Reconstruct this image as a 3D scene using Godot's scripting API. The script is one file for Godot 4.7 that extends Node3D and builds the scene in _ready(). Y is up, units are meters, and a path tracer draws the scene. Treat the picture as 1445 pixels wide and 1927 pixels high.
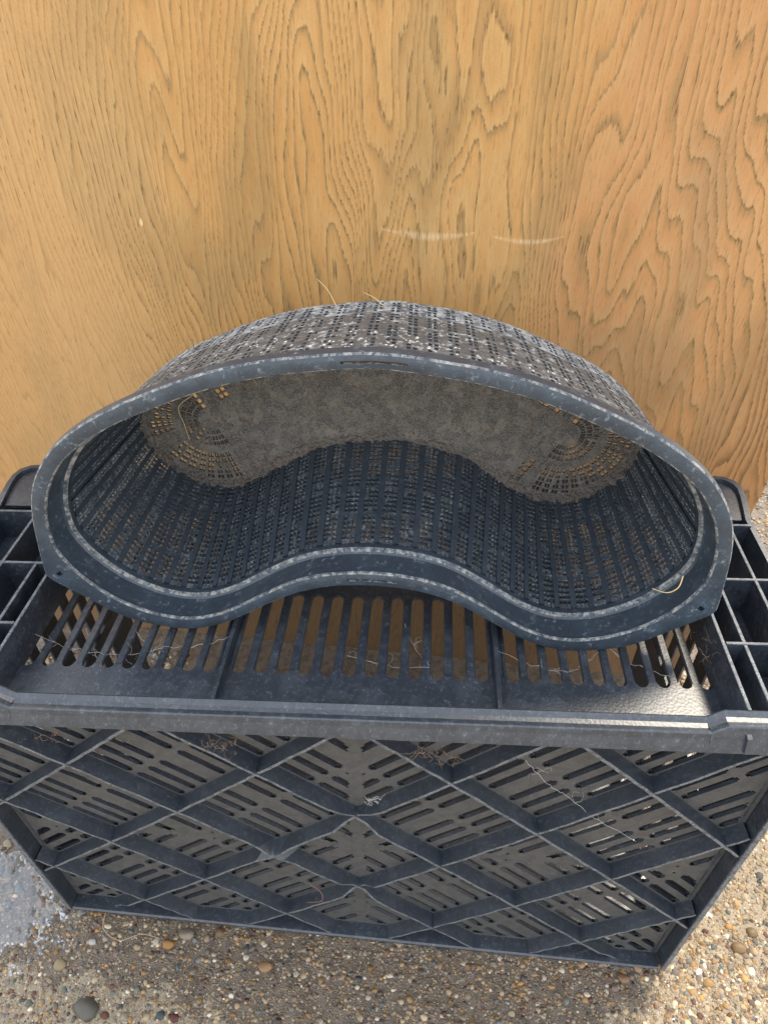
extends Node3D
# A kidney-shaped planting basket lying on a plastic crate in front of a plywood board.
# Crate space: X right, Y down, Z away from the viewer; world y = GY - Y, world z = -Z.

const GY := 0.312

class MB:
	var v := PackedVector3Array()
	var n := PackedVector3Array()
	var off := Vector3.ZERO
	func _init(o := Vector3.ZERO): off = o
	func tri(a: Vector3, b: Vector3, c: Vector3):
		var m := (c - a).cross(b - a).normalized()
		v.append(a - off); v.append(b - off); v.append(c - off)
		n.append(m); n.append(m); n.append(m)
	func quad(a: Vector3, b: Vector3, c: Vector3, d: Vector3):
		tri(a, b, c); tri(a, c, d)
	func trih(a: Vector3, b: Vector3, c: Vector3, h: Vector3):
		if (c - a).cross(b - a).dot(h) < 0.0: tri(a, c, b)
		else: tri(a, b, c)
	func quadh(a: Vector3, b: Vector3, c: Vector3, d: Vector3, h: Vector3):
		if (c - a).cross(b - a).dot(h) + (d - a).cross(c - a).dot(h) < 0.0: quad(a, d, c, b)
		else: quad(a, b, c, d)
	func smooth_tri(a: Vector3, b: Vector3, c: Vector3, na: Vector3, nb: Vector3, nc: Vector3):
		var m := (c - a).cross(b - a)
		if m.dot(na + nb + nc) < 0.0:
			v.append(a - off); v.append(c - off); v.append(b - off)
			n.append(na); n.append(nc); n.append(nb)
		else:
			v.append(a - off); v.append(b - off); v.append(c - off)
			n.append(na); n.append(nb); n.append(nc)
	func smooth_quad(a: Vector3, b: Vector3, c: Vector3, d: Vector3, na: Vector3, nb: Vector3, nc: Vector3, nd: Vector3):
		smooth_tri(a, b, c, na, nb, nc); smooth_tri(a, c, d, na, nc, nd)
	func tube(pts: PackedVector3Array, r0: float, r1: float, sides := 5):
		var cnt := pts.size()
		var rings := []
		var dirs := []
		var up := Vector3(0.31, 0.87, 0.38)
		for i in cnt:
			var t: Vector3 = (pts[mini(i + 1, cnt - 1)] - pts[maxi(i - 1, 0)]).normalized()
			var s := t.cross(up).normalized()
			var w := s.cross(t)
			var r := lerpf(r0, r1, float(i) / maxf(1.0, cnt - 1))
			var ring := PackedVector3Array()
			var dr := PackedVector3Array()
			for k in sides:
				var a := TAU * k / sides
				var d := s * cos(a) + w * sin(a)
				ring.append(pts[i] + d * r); dr.append(d)
			rings.append(ring); dirs.append(dr)
		for i in cnt - 1:
			for k in sides:
				var k2 := (k + 1) % sides
				smooth_quad(rings[i][k], rings[i][k2], rings[i + 1][k2], rings[i + 1][k], dirs[i][k], dirs[i][k2], dirs[i + 1][k2], dirs[i + 1][k])

var rng := RandomNumberGenerator.new()
var M := {}
var used := {}

# ------------------------------------------------------------------ helpers
func numbered(parent: Node, called: String) -> String:
	var key := str(parent.get_instance_id()) + called
	var k: int = used.get(key, 0)
	used[key] = k + 1
	return called if k == 0 else "%s_%03d" % [called, k]

func put(called: String, parts: Array, parent: Node = self) -> MeshInstance3D:
	# parts: [MB, material, MB, material ...] become the surfaces of one mesh
	var am := ArrayMesh.new()
	for i in range(0, parts.size(), 2):
		var b: MB = parts[i]
		if b.v.size() == 0: continue
		var a := []
		a.resize(Mesh.ARRAY_MAX)
		a[Mesh.ARRAY_VERTEX] = b.v
		a[Mesh.ARRAY_NORMAL] = b.n
		am.add_surface_from_arrays(Mesh.PRIMITIVE_TRIANGLES, a)
		am.surface_set_material(am.get_surface_count() - 1, parts[i + 1])
	var o := MeshInstance3D.new()
	o.mesh = am
	o.name = numbered(parent, called)
	parent.add_child(o)
	return o

func thing(called: String, label: String, category: String, at: Vector3, group := "") -> Node3D:
	var o := Node3D.new()
	o.name = numbered(self, called)
	add_child(o)
	o.position = at
	tag(o, label, category, group)
	return o

func tag(o: Node, label: String, category: String, group := ""):
	o.set_meta("label", label); o.set_meta("category", category)
	if group != "": o.set_meta("group", group)

func cp(X: float, Y: float, Z: float) -> Vector3:   # crate space to world, with the slight twist of the old crate
	var yy := Y - 0.12
	return Vector3(X, GY - (Y + 0.12 * X * yy), -(Z - 0.08 * X * yy))

func wp(X: float, Y: float, Z: float) -> Vector3:
	return Vector3(X, GY - Y, -Z)

func crect(x0: float, y0: float, x1: float, y1: float, b: float) -> PackedVector2Array:
	return PackedVector2Array([Vector2(x0 + b, y0), Vector2(x1 - b, y0), Vector2(x1, y0 + b), Vector2(x1, y1 - b), Vector2(x1 - b, y1), Vector2(x0 + b, y1), Vector2(x0, y1 - b), Vector2(x0, y0 + b)])

func ax(axis: int, p: Vector2, t: float) -> Vector3:
	if axis == 0: return cp(t, p.x, p.y)      # polygon in (Y, Z)
	if axis == 1: return cp(p.x, t, p.y)      # polygon in (X, Z)
	return cp(p.x, p.y, t)                    # polygon in (X, Y)

func prism(b: MB, poly: PackedVector2Array, axis: int, t0: float, t1: float):
	var c := Vector2.ZERO
	for p in poly: c += p
	c /= poly.size()
	var cc := Geometry2D.is_polygon_clockwise(poly)
	for i in poly.size():
		var p := poly[i]
		var q := poly[(i + 1) % poly.size()]
		var e := (q - p)
		var o := Vector2(e.y, -e.x) * (-1.0 if cc else 1.0)
		var mid := (p + q) * 0.5
		var h := ax(axis, mid + o.normalized() * 0.001, t0) - ax(axis, mid, t0)
		b.quadh(ax(axis, p, t0), ax(axis, q, t0), ax(axis, q, t1), ax(axis, p, t1), h)
	var idx := Geometry2D.triangulate_polygon(poly)
	var ha := ax(axis, c, t0) - ax(axis, c, t1)
	for i in range(0, idx.size(), 3):
		b.trih(ax(axis, poly[idx[i]], t0), ax(axis, poly[idx[i + 1]], t0), ax(axis, poly[idx[i + 2]], t0), ha)
		b.trih(ax(axis, poly[idx[i]], t1), ax(axis, poly[idx[i + 1]], t1), ax(axis, poly[idx[i + 2]], t1), -ha)

# ------------------------------------------------------------------ textures
func noise_bytes(size: int, freq: float, seed_: int, oct := 4, gain := 0.5) -> PackedByteArray:
	var f := FastNoiseLite.new()
	f.noise_type = FastNoiseLite.TYPE_SIMPLEX_SMOOTH
	f.fractal_gain = gain
	f.seed = seed_
	f.frequency = freq / size
	f.fractal_octaves = oct
	var im := f.get_seamless_image(size, size)
	im.convert(Image.FORMAT_L8)
	return im.get_data()

func blend_texture(size: int, base: Color, layers: Array) -> ImageTexture:
	# layers: [noise bytes, low, high, colour, amount] or with a sixth entry, a second noise that must be high as well
	var out := PackedByteArray()
	out.resize(size * size * 3)
	var r := PackedFloat32Array(); r.resize(size * size); r.fill(base.r)
	var g := PackedFloat32Array(); g.resize(size * size); g.fill(base.g)
	var bl := PackedFloat32Array(); bl.resize(size * size); bl.fill(base.b)
	for l in layers:
		var nb: PackedByteArray = l[0]
		var lut := PackedFloat32Array(); lut.resize(256)
		for k in 256: lut[k] = smoothstep(l[1], l[2], k / 255.0) * l[4]
		var c: Color = l[3]
		var cr := c.r
		var cg := c.g
		var cb := c.b
		var two: bool = l.size() > 5
		var n2: PackedByteArray = l[5] if two else nb
		var lut2 := PackedFloat32Array(); lut2.resize(256)
		for k in 256: lut2[k] = smoothstep(0.42, 0.62, k / 255.0) if two else 1.0
		for i in size * size:
			var t := lut[nb[i]]
			if t <= 0.004: continue
			t *= lut2[n2[i]]
			r[i] += (cr - r[i]) * t
			g[i] += (cg - g[i]) * t
			bl[i] += (cb - bl[i]) * t
	for i in size * size:
		out[i * 3] = int(clampf(r[i], 0, 1) * 255.0)
		out[i * 3 + 1] = int(clampf(g[i], 0, 1) * 255.0)
		out[i * 3 + 2] = int(clampf(bl[i], 0, 1) * 255.0)
	var im := Image.create_from_data(size, size, false, Image.FORMAT_RGB8, out)
	im.generate_mipmaps()
	return ImageTexture.create_from_image(im)

func tri_mat(tex: Texture2D, per_metre: float, rough: float, spec := 0.5) -> StandardMaterial3D:
	var m := StandardMaterial3D.new()
	m.albedo_texture = tex
	m.uv1_triplanar = true
	m.uv1_scale = Vector3.ONE * per_metre
	m.roughness = rough
	m.metallic_specular = spec
	return m

func flat_mat(c: Color, rough: float) -> StandardMaterial3D:
	var m := StandardMaterial3D.new()
	m.albedo_color = c
	m.roughness = rough
	return m

func with_bump(m: StandardMaterial3D, size: int, freq: float, seed_: int, strength: float):
	var f := FastNoiseLite.new()
	f.seed = seed_
	f.frequency = freq / size
	f.fractal_octaves = 4
	var im := f.get_seamless_image(size, size)
	im.convert(Image.FORMAT_RGBA8)
	im.bump_map_to_normal_map(strength)
	m.normal_enabled = true
	m.normal_texture = ImageTexture.create_from_image(im)

func make_materials():
	var S := 640
	var big := noise_bytes(S, 4.0, 11, 4, 0.6)
	var mid := noise_bytes(S, 13.0, 12, 5, 0.65)
	var fine := noise_bytes(S, 60.0, 13, 4, 0.6)
	var grit := noise_bytes(S, 150.0, 14, 2)
	var vein := noise_bytes(S, 24.0, 15, 6, 0.72)
	var chalk := noise_bytes(S, 7.0, 16, 7, 0.74)
	# crate plastic: blue-black, filmed all over with fine grainy dust, dried splashes and scuffs
	var wipe := noise_bytes(S, 3.0, 18, 6, 0.68)
	var t := blend_texture(S, Color(0.122, 0.142, 0.174), [
		[grit, 0.15, 0.75, Color(0.215, 0.24, 0.27), 0.75],
		[wipe, 0.42, 0.80, Color(0.32, 0.345, 0.372), 0.4],
		[mid, 0.55, 0.9, Color(0.40, 0.42, 0.445), 0.25],
		[grit, 0.74, 0.86, Color(0.66, 0.66, 0.65), 0.6, vein],
		[vein, 0.66, 0.80, Color(0.56, 0.575, 0.585), 0.4]])
	M.plastic = tri_mat(t, 8.0, 0.36, 0.6)
	with_bump(M.plastic, 256, 45.0, 32, 0.2)
	M.plate = M.plastic
	# recessed base panel: a dull coat of settled soil dust
	t = blend_texture(S, Color(0.285, 0.283, 0.280), [
		[mid, 0.35, 0.8, Color(0.24, 0.24, 0.24), 0.8],
		[fine, 0.6, 0.8, Color(0.355, 0.35, 0.34), 0.5],
		[grit, 0.75, 0.88, Color(0.25, 0.24, 0.235), 0.6],
		[vein, 0.7, 0.85, Color(0.48, 0.46, 0.43), 0.4]])
	M.panel = tri_mat(t, 6.0, 0.7)
	# worn rib edges; also the painted sky highlights on the corner ribs
	t = blend_texture(S, Color(0.30, 0.32, 0.345), [
		[fine, 0.3, 0.7, Color(0.50, 0.515, 0.525), 0.8],
		[mid, 0.5, 0.7, Color(0.18, 0.20, 0.235), 0.6],
		[grit, 0.66, 0.85, Color(0.58, 0.58, 0.56), 0.6]])
	M.worn = tri_mat(t, 9.0, 0.55)
	# basket rim: faded blue-grey plastic with chalky lime marks
	t = blend_texture(S, Color(0.190, 0.226, 0.264), [
		[big, 0.3, 0.8, Color(0.25, 0.30, 0.345), 0.7],
		[mid, 0.45, 0.9, Color(0.155, 0.18, 0.21), 0.35],
		[chalk, 0.58, 0.88, Color(0.46, 0.485, 0.50), 0.45, vein],
		[vein, 0.63, 0.82, Color(0.68, 0.69, 0.69), 0.5, chalk],
		[grit, 0.74, 0.86, Color(0.70, 0.70, 0.68), 0.5, mid]])
	M.rim = tri_mat(t, 6.0, 0.36)
	with_bump(M.rim, 256, 30.0, 33, 0.3)
	# lime crust along the edges of the rim
	t = blend_texture(S, Color(0.215, 0.25, 0.29), [
		[vein, 0.40, 0.62, Color(0.66, 0.66, 0.64), 0.9],
		[chalk, 0.5, 0.7, Color(0.74, 0.70, 0.64), 0.7],
		[mid, 0.52, 0.66, Color(0.19, 0.22, 0.26), 0.8],
		[grit, 0.6, 0.8, Color(0.30, 0.32, 0.35), 0.5]])
	M.lime_edge = tri_mat(t, 7.0, 0.8)
	# inside of the mesh wall: smooth dark ribs, and lattice bars pale with chalk and painted highlights
	t = blend_texture(S, Color(0.190, 0.226, 0.264), [
		[mid, 0.4, 0.8, Color(0.15, 0.175, 0.205), 0.5],
		[chalk, 0.56, 0.8, Color(0.34, 0.36, 0.38), 0.6, grit],
		[grit, 0.76, 0.86, Color(0.62, 0.62, 0.61), 0.7, vein]])
	M.wall_in = tri_mat(t, 8.0, 0.42)
	with_bump(M.wall_in, 256, 40.0, 34, 0.4)
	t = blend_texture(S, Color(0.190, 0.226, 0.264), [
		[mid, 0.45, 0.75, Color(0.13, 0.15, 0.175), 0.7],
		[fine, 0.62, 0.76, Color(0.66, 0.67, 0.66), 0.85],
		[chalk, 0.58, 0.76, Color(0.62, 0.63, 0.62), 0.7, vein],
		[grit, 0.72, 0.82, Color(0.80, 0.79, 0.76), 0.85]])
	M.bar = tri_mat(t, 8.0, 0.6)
	# outside of the wall: dried soil film and white lime
	t = blend_texture(S, Color(0.365, 0.345, 0.32), [
		[mid, 0.35, 0.75, Color(0.29, 0.275, 0.265), 0.8],
		[fine, 0.55, 0.8, Color(0.43, 0.41, 0.385), 0.6],
		[chalk, 0.50, 0.68, Color(0.58, 0.595, 0.60), 0.8, vein],
		[vein, 0.56, 0.70, Color(0.82, 0.82, 0.79), 0.9, chalk],
		[grit, 0.78, 0.86, Color(0.76, 0.75, 0.72), 0.6]])
	M.wall_out = tri_mat(t, 6.5, 0.85)
	# white band near the bottom of the wall
	t = blend_texture(S, Color(0.33, 0.335, 0.34), [
		[mid, 0.36, 0.60, Color(0.62, 0.635, 0.64), 0.9],
		[vein, 0.5, 0.68, Color(0.78, 0.78, 0.76), 0.8],
		[chalk, 0.54, 0.7, Color(0.26, 0.26, 0.27), 0.7]])
	M.lime_band = tri_mat(t, 6.5, 0.85)
	# floor of the basket: caked fine soil, speckled with bare plastic
	t = blend_texture(S, Color(0.43, 0.413, 0.387), [
		[fine, 0.36, 0.64, Color(0.36, 0.35, 0.332), 0.8],
		[grit, 0.46, 0.62, Color(0.15, 0.165, 0.19), 0.8, mid],
		[grit, 0.60, 0.72, Color(0.17, 0.175, 0.19), 0.6],
		[chalk, 0.56, 0.76, Color(0.50, 0.475, 0.44), 0.5],
		[vein, 0.58, 0.76, Color(0.35, 0.285, 0.225), 0.6]])
	M.floor_in = tri_mat(t, 5.0, 0.9)
	with_bump(M.floor_in, 512, 110.0, 35, 1.2)
	# crumbs of soil
	t = blend_texture(S, Color(0.37, 0.35, 0.33), [
		[fine, 0.4, 0.7, Color(0.46, 0.445, 0.42), 0.8],
		[mid, 0.56, 0.74, Color(0.44, 0.34, 0.29), 0.6],
		[grit, 0.6, 0.8, Color(0.22, 0.20, 0.18), 0.8]])
	M.soil = tri_mat(t, 9.0, 0.95)
	with_bump(M.soil, 256, 50.0, 36, 1.5)
	# ground: sandy worn concrete
	t = blend_texture(S, Color(0.60, 0.545, 0.46), [
		[mid, 0.35, 0.75, Color(0.52, 0.465, 0.39), 0.8],
		[fine, 0.5, 0.75, Color(0.70, 0.645, 0.55), 0.7],
		[grit, 0.62, 0.8, Color(0.36, 0.315, 0.26), 0.7],
		[vein, 0.66, 0.82, Color(0.76, 0.70, 0.60), 0.6]])
	M.ground = tri_mat(t, 5.0, 0.92)
	with_bump(M.ground, 512, 120.0, 37, 2.0)
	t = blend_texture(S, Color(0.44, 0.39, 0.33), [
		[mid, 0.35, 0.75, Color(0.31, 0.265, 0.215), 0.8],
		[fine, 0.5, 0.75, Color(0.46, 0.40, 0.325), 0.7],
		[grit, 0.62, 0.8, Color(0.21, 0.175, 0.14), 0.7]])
	M.ground_damp_shade = tri_mat(t, 5.0, 0.45)  # damp ground, with the crate's shade painted into its darker colour
	with_bump(M.ground_damp_shade, 512, 120.0, 38, 2.0)
	M.lime = flat_mat(Color(0.86, 0.85, 0.81), 0.9)
	M.root = flat_mat(Color(0.66, 0.58, 0.48), 0.8)
	M.red_root = flat_mat(Color(0.47, 0.34, 0.27), 0.8)
	M.dead = flat_mat(Color(0.45, 0.37, 0.30), 0.9)
	M.web = flat_mat(Color(0.80, 0.79, 0.76), 0.6)
	M.straw = flat_mat(Color(0.80, 0.70, 0.50), 0.7)
	M.grain = StandardMaterial3D.new()
	M.grain.vertex_color_use_as_albedo = true
	M.grain.roughness = 0.7
	M.damp_shade_grain = StandardMaterial3D.new()  # grains on the patch that carries damp and painted shade
	M.damp_shade_grain.vertex_color_use_as_albedo = true
	M.damp_shade_grain.roughness = 0.3
	M.water = StandardMaterial3D.new()
	M.edge_reflection = M.water.duplicate()
	M.edge_reflection.albedo_color = Color(0.90, 0.92, 0.93, 0.5)  # bright sky reflections along the puddle's edge, painted as pale colour
	M.edge_reflection.transparency = BaseMaterial3D.TRANSPARENCY_ALPHA
	M.edge_reflection.roughness = 0.15
	M.water.albedo_color = Color(0.74, 0.78, 0.82, 0.15)  # whitish tint paints the mirrored sky into the water
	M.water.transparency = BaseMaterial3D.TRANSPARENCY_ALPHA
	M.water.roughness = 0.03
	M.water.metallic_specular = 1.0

# ------------------------------------------------------------------ plywood
const BW := 0.90
const BH := 1.22
const BX1 := 0.400     # right edge of the board
func board_z(x: float) -> float: return 0.365 - 0.05 * x

func wood_texture() -> Array:
	var W := 1280
	var H := 1734
	var n1 := FastNoiseLite.new(); n1.seed = 5; n1.frequency = 1.0; n1.fractal_octaves = 2
	var n2 := FastNoiseLite.new(); n2.seed = 8; n2.frequency = 1.0; n2.fractal_octaves = 2
	var n3 := FastNoiseLite.new(); n3.seed = 21; n3.frequency = 1.0; n3.fractal_octaves = 2
	var n4 := FastNoiseLite.new(); n4.seed = 33; n4.frequency = 1.0; n4.fractal_octaves = 3
	var out := PackedByteArray(); out.resize(W * H * 3)
	var bump := PackedByteArray(); bump.resize(W * H)
	for py in H:
		var y := BH * (1.0 - (py + 0.5) / H)
		for px in W:
			var x := BX1 - BW + BW * (px + 0.5) / W
			var xc := 0.045 + 0.03 * sin(y * 6.0 + 0.6)
			var d := x - xc
			var wob := n1.get_noise_2d(x * 6.5, y * 1.5)
			var w2 := n2.get_noise_2d(x * 22.0, y * 4.5)
			var fib := n3.get_noise_2d(x * 420.0, y * 9.0)
			var run := -108.0 * minf(d, 0.0)
			if d > 0.0: run = 112.0 * minf(d, 0.13) + 55.0 * clampf(d - 0.13, 0.0, 0.11) + 105.0 * maxf(d - 0.24, 0.0)
			run = 1.45 * sqrt(run * run + 2.5)
			var calm := smoothstep(0.0, 0.10, absf(d))
			var ph := run + y * (30.0 - 24.0 * calm) + wob * (8.0 - 2.0 * calm) + w2 * (3.2 - 1.3 * calm) + fib * lerpf(0.24, 0.10, calm)
			var fr := ph - floorf(ph)
			var ring := int(floorf(ph))
			var hsh := float((ring * 7919 + 104729) % 97) / 97.0
			var edge := smoothstep(0.27, 0.345, x + 0.06 * wob + 0.016 * w2 - 0.05 * (y - 0.35))      # the weathered right-hand strip
			var pat := n4.get_noise_2d(x * 6.0, y * 4.0)
			var start := lerpf(0.45, 0.80, hsh) - 0.20 * edge - 0.16 * pat
			var soft := smoothstep(-0.36, -0.20, d)                                # the far left is sanded smoother
			var wide := smoothstep(start, 0.93, fr) * (1.0 - smoothstep(0.965, 1.0, fr))
			var line := smoothstep(0.86, 0.93, fr) * (1.0 - smoothstep(0.955, 0.985, fr))
			var keep := lerpf(0.35, 1.0, soft)
			wide *= keep * lerpf(0.55, 1.0, hsh)
			line *= keep * clampf(0.55 + 0.9 * pat, 0.0, 1.0)
			var late := wide
			var fine := n3.get_noise_2d(x * 900.0 + 50.0, y * 45.0)
			var tone := n4.get_noise_2d(x * 3.0 + 9.0, y * 2.2)
			var olive := smoothstep(0.0, 0.35, n4.get_noise_2d(x * 9.0 + 31.0, y * 3.5))
			var red := smoothstep(0.10, 0.21, x + 0.05 * wob)
			var r := 0.738 - 0.022 * red + 0.040 * tone
			var g := 0.585 - 0.038 * red + 0.050 * tone
			var b := 0.378 - 0.012 * red + 0.055 * tone
			# earlywood turns more orange towards the ring
			var mid := smoothstep(0.1, 0.6, fr) * 0.6
			r -= 0.012 * mid; g -= 0.042 * mid; b -= 0.050 * mid
			r -= 0.055 * olive; g -= 0.030 * olive; b -= 0.012 * olive
			var pale := (1.0 - soft) * 0.5
			r += (0.735 - r) * pale; g += (0.59 - g) * pale; b += (0.41 - b) * pale
			r += (0.585 - r) * wide; g += (0.472 - g) * wide; b += (0.308 - b) * wide
			r += (0.47 - r) * line * 0.5; g += (0.37 - g) * line * 0.5; b += (0.235 - b) * line * 0.5
			var br := edge * (0.22 + 0.6 * late) * 0.8
			r += (0.44 - r) * br; g += (0.315 - g) * br; b += (0.215 - b) * br
			# the foot of the board is a duller brown, with a ragged upper edge
			var foot_tone := smoothstep(0.255, 0.215, y + 0.035 * w2 + 0.03 * wob + 0.02 * fib) * 0.82
			r += (0.43 - r) * foot_tone; g += (0.345 - g) * foot_tone; b += (0.265 - b) * foot_tone
			var f := 1.0 + 0.05 * fine + 0.03 * fib + 0.045 * n2.get_noise_2d(x * 1100.0, y * 700.0)
			# pores: short dark dashes along the edge of the rings
			var pore := 0.0
			if line > 0.3 and fine < -0.28: pore = 0.22
			elif late > 0.25 and fine < -0.42: pore = 0.10
			elif fine < -0.55: pore = 0.08
			f *= 1.0 - pore
			# two pale scuffs
			var sc := 0.0
			for s in [[-0.007, 0.5785, 0.081, 0.6, 0.0040], [0.088, 0.5765, 0.062, 1.0, 0.0026]]:
				var u: float = (x - s[0]) / s[2]
				if u > 0.0 and u < 1.0:
					var cy: float = s[1] - 0.007 * sin(u * 2.6) + s[3] * 0.006 * u
					var hw: float = s[4] * (sin(u * PI) * 0.8 + 0.25)
					var q := absf(y - cy) / hw
					if q < 1.0: sc = maxf(sc, (1.0 - q * q) * (0.34 + 0.5 * fine))
			r += (0.86 - r) * sc; g += (0.78 - g) * sc; b += (0.66 - b) * sc
			var i := (py * W + px)
			out[i * 3] = int(clampf(r * f, 0, 1) * 255.0)
			out[i * 3 + 1] = int(clampf(g * f, 0, 1) * 255.0)
			out[i * 3 + 2] = int(clampf(b * f, 0, 1) * 255.0)
			bump[i] = int(clampf(0.55 + 0.18 * late + 0.16 * fine - 0.5 * pore, 0, 1) * 255.0)
	var im := Image.create_from_data(W, H, false, Image.FORMAT_RGB8, out)
	var bm := Image.create_from_data(W, H, false, Image.FORMAT_L8, bump)
	bm.convert(Image.FORMAT_RGBA8)
	bm.bump_map_to_normal_map(1.0)
	return [ImageTexture.create_from_image(im), ImageTexture.create_from_image(bm)]

func build_board():
	var tex := wood_texture()
	var face := StandardMaterial3D.new()
	face.albedo_texture = tex[0]
	face.normal_enabled = true
	face.normal_texture = tex[1]
	face.normal_scale = 0.5
	face.roughness = 0.62
	face.metallic_specular = 0.35
	var base := Vector3(BX1 - BW * 0.5, 0, -board_z(BX1 - BW * 0.5))
	var o := thing("plywood_board", "upright tan plywood board with wavy grain standing behind the black crate", "board", base)
	o.rotation.y = -atan(0.05)
	var tones := [Color(0.62, 0.48, 0.31), Color(0.45, 0.33, 0.21), Color(0.58, 0.44, 0.29), Color(0.42, 0.31, 0.20), Color(0.58, 0.45, 0.30)]
	for k in 5:
		var b := MB.new()
		var th := 0.0024
		var z1 := -k * (th + 0.0001)
		var z0 := z1 - th
		# ragged right end: each ply is cut a little differently
		var xl := -BW * 0.5
		var xr := BW * 0.5
		var ed := PackedVector3Array()
		var ns := 64
		rng.seed = 70 + k
		for i in ns + 1:
			var y := BH * i / ns
			ed.append(Vector3(xr - rng.randf() * 0.0018 - (0.0012 if k % 2 == 1 else 0.0), y, z1))
		var fb := MB.new()
		var uv := PackedVector2Array()
		for i in ns:
			var p0 := ed[i]
			var p1 := ed[i + 1]
			var q0 := Vector3(xl, p0.y, z1)
			var q1 := Vector3(xl, p1.y, z1)
			fb.tri(q0, q1, p1); fb.tri(q0, p1, p0)
			for p in [q0, q1, p1, q0, p1, p0]: uv.append(Vector2((p.x - xl) / BW, 1.0 - p.y / BH))
			var dz := Vector3(0, 0, z0 - z1)
			b.quadh(p0, p1, p1 + dz, p0 + dz, Vector3.RIGHT)
			b.quadh(q0, q1, q1 + dz, q0 + dz, Vector3.LEFT)
			b.quadh(p0 + dz, p1 + dz, q1 + dz, q0 + dz, Vector3.FORWARD)
		b.quadh(Vector3(xl, BH, z1), ed[ns], ed[ns] + Vector3(0, 0, z0 - z1), Vector3(xl, BH, z0), Vector3.UP)
		b.quadh(Vector3(xl, 0, z1), ed[0], ed[0] + Vector3(0, 0, z0 - z1), Vector3(xl, 0, z0), Vector3.DOWN)
		var am := ArrayMesh.new()
		var a := []
		a.resize(Mesh.ARRAY_MAX)
		a[Mesh.ARRAY_VERTEX] = fb.v; a[Mesh.ARRAY_NORMAL] = fb.n; a[Mesh.ARRAY_TEX_UV] = uv
		var tg := PackedFloat32Array()
		for i in fb.v.size(): tg.append_array(PackedFloat32Array([1, 0, 0, 1]))
		a[Mesh.ARRAY_TANGENT] = tg
		am.add_surface_from_arrays(Mesh.PRIMITIVE_TRIANGLES, a)
		am.surface_set_material(0, face if k == 0 else flat_mat(tones[k], 0.8))
		var c := []
		c.resize(Mesh.ARRAY_MAX)
		c[Mesh.ARRAY_VERTEX] = b.v; c[Mesh.ARRAY_NORMAL] = b.n
		am.add_surface_from_arrays(Mesh.PRIMITIVE_TRIANGLES, c)
		am.surface_set_material(1, flat_mat(tones[k], 0.85))
		var mi := MeshInstance3D.new()
		mi.mesh = am
		mi.name = numbered(o, "face_veneer" if k == 0 else "ply")
		o.add_child(mi)
	# a pale seed husk stuck to the face
	var sm := MB.new()
	for i in 12:
		for j in 6:
			var f := func(a: float, t: float) -> Array:
				var rr := sin(PI * t) * (1.0 - 0.45 * t)
				var nn := Vector3(cos(a) * 1.0, 0.3, sin(a))
				return [Vector3(cos(a) * rr * 0.0022, (t - 0.5) * 0.0085, maxf(0.0, sin(a)) * rr * 0.0012), nn.normalized()]
			var A: Array = f.call(TAU * i / 12.0, j / 6.0)
			var B: Array = f.call(TAU * (i + 1) / 12.0, j / 6.0)
			var Cc: Array = f.call(TAU * (i + 1) / 12.0, (j + 1) / 6.0)
			var D: Array = f.call(TAU * i / 12.0, (j + 1) / 6.0)
			sm.smooth_quad(A[0], B[0], Cc[0], D[0], A[1], B[1], Cc[1], D[1])
	var s := put("seed_husk", [sm, M.straw])
	s.position = Vector3(-0.225, 0.5748, -board_z(-0.225) + 0.0002)
	tag(s, "tiny pale drop-shaped seed husk stuck to the plywood", "seed")

# ------------------------------------------------------------------ crate
const A1 := 0.07      # lattice column
const B1 := 0.066     # lattice row
const RIBZ := 0.0125
const PY := -0.053    # the slotted side, which lies uppermost
const LIPY := -0.077
var CB := Vector3(0, 0, -0.14)

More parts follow.
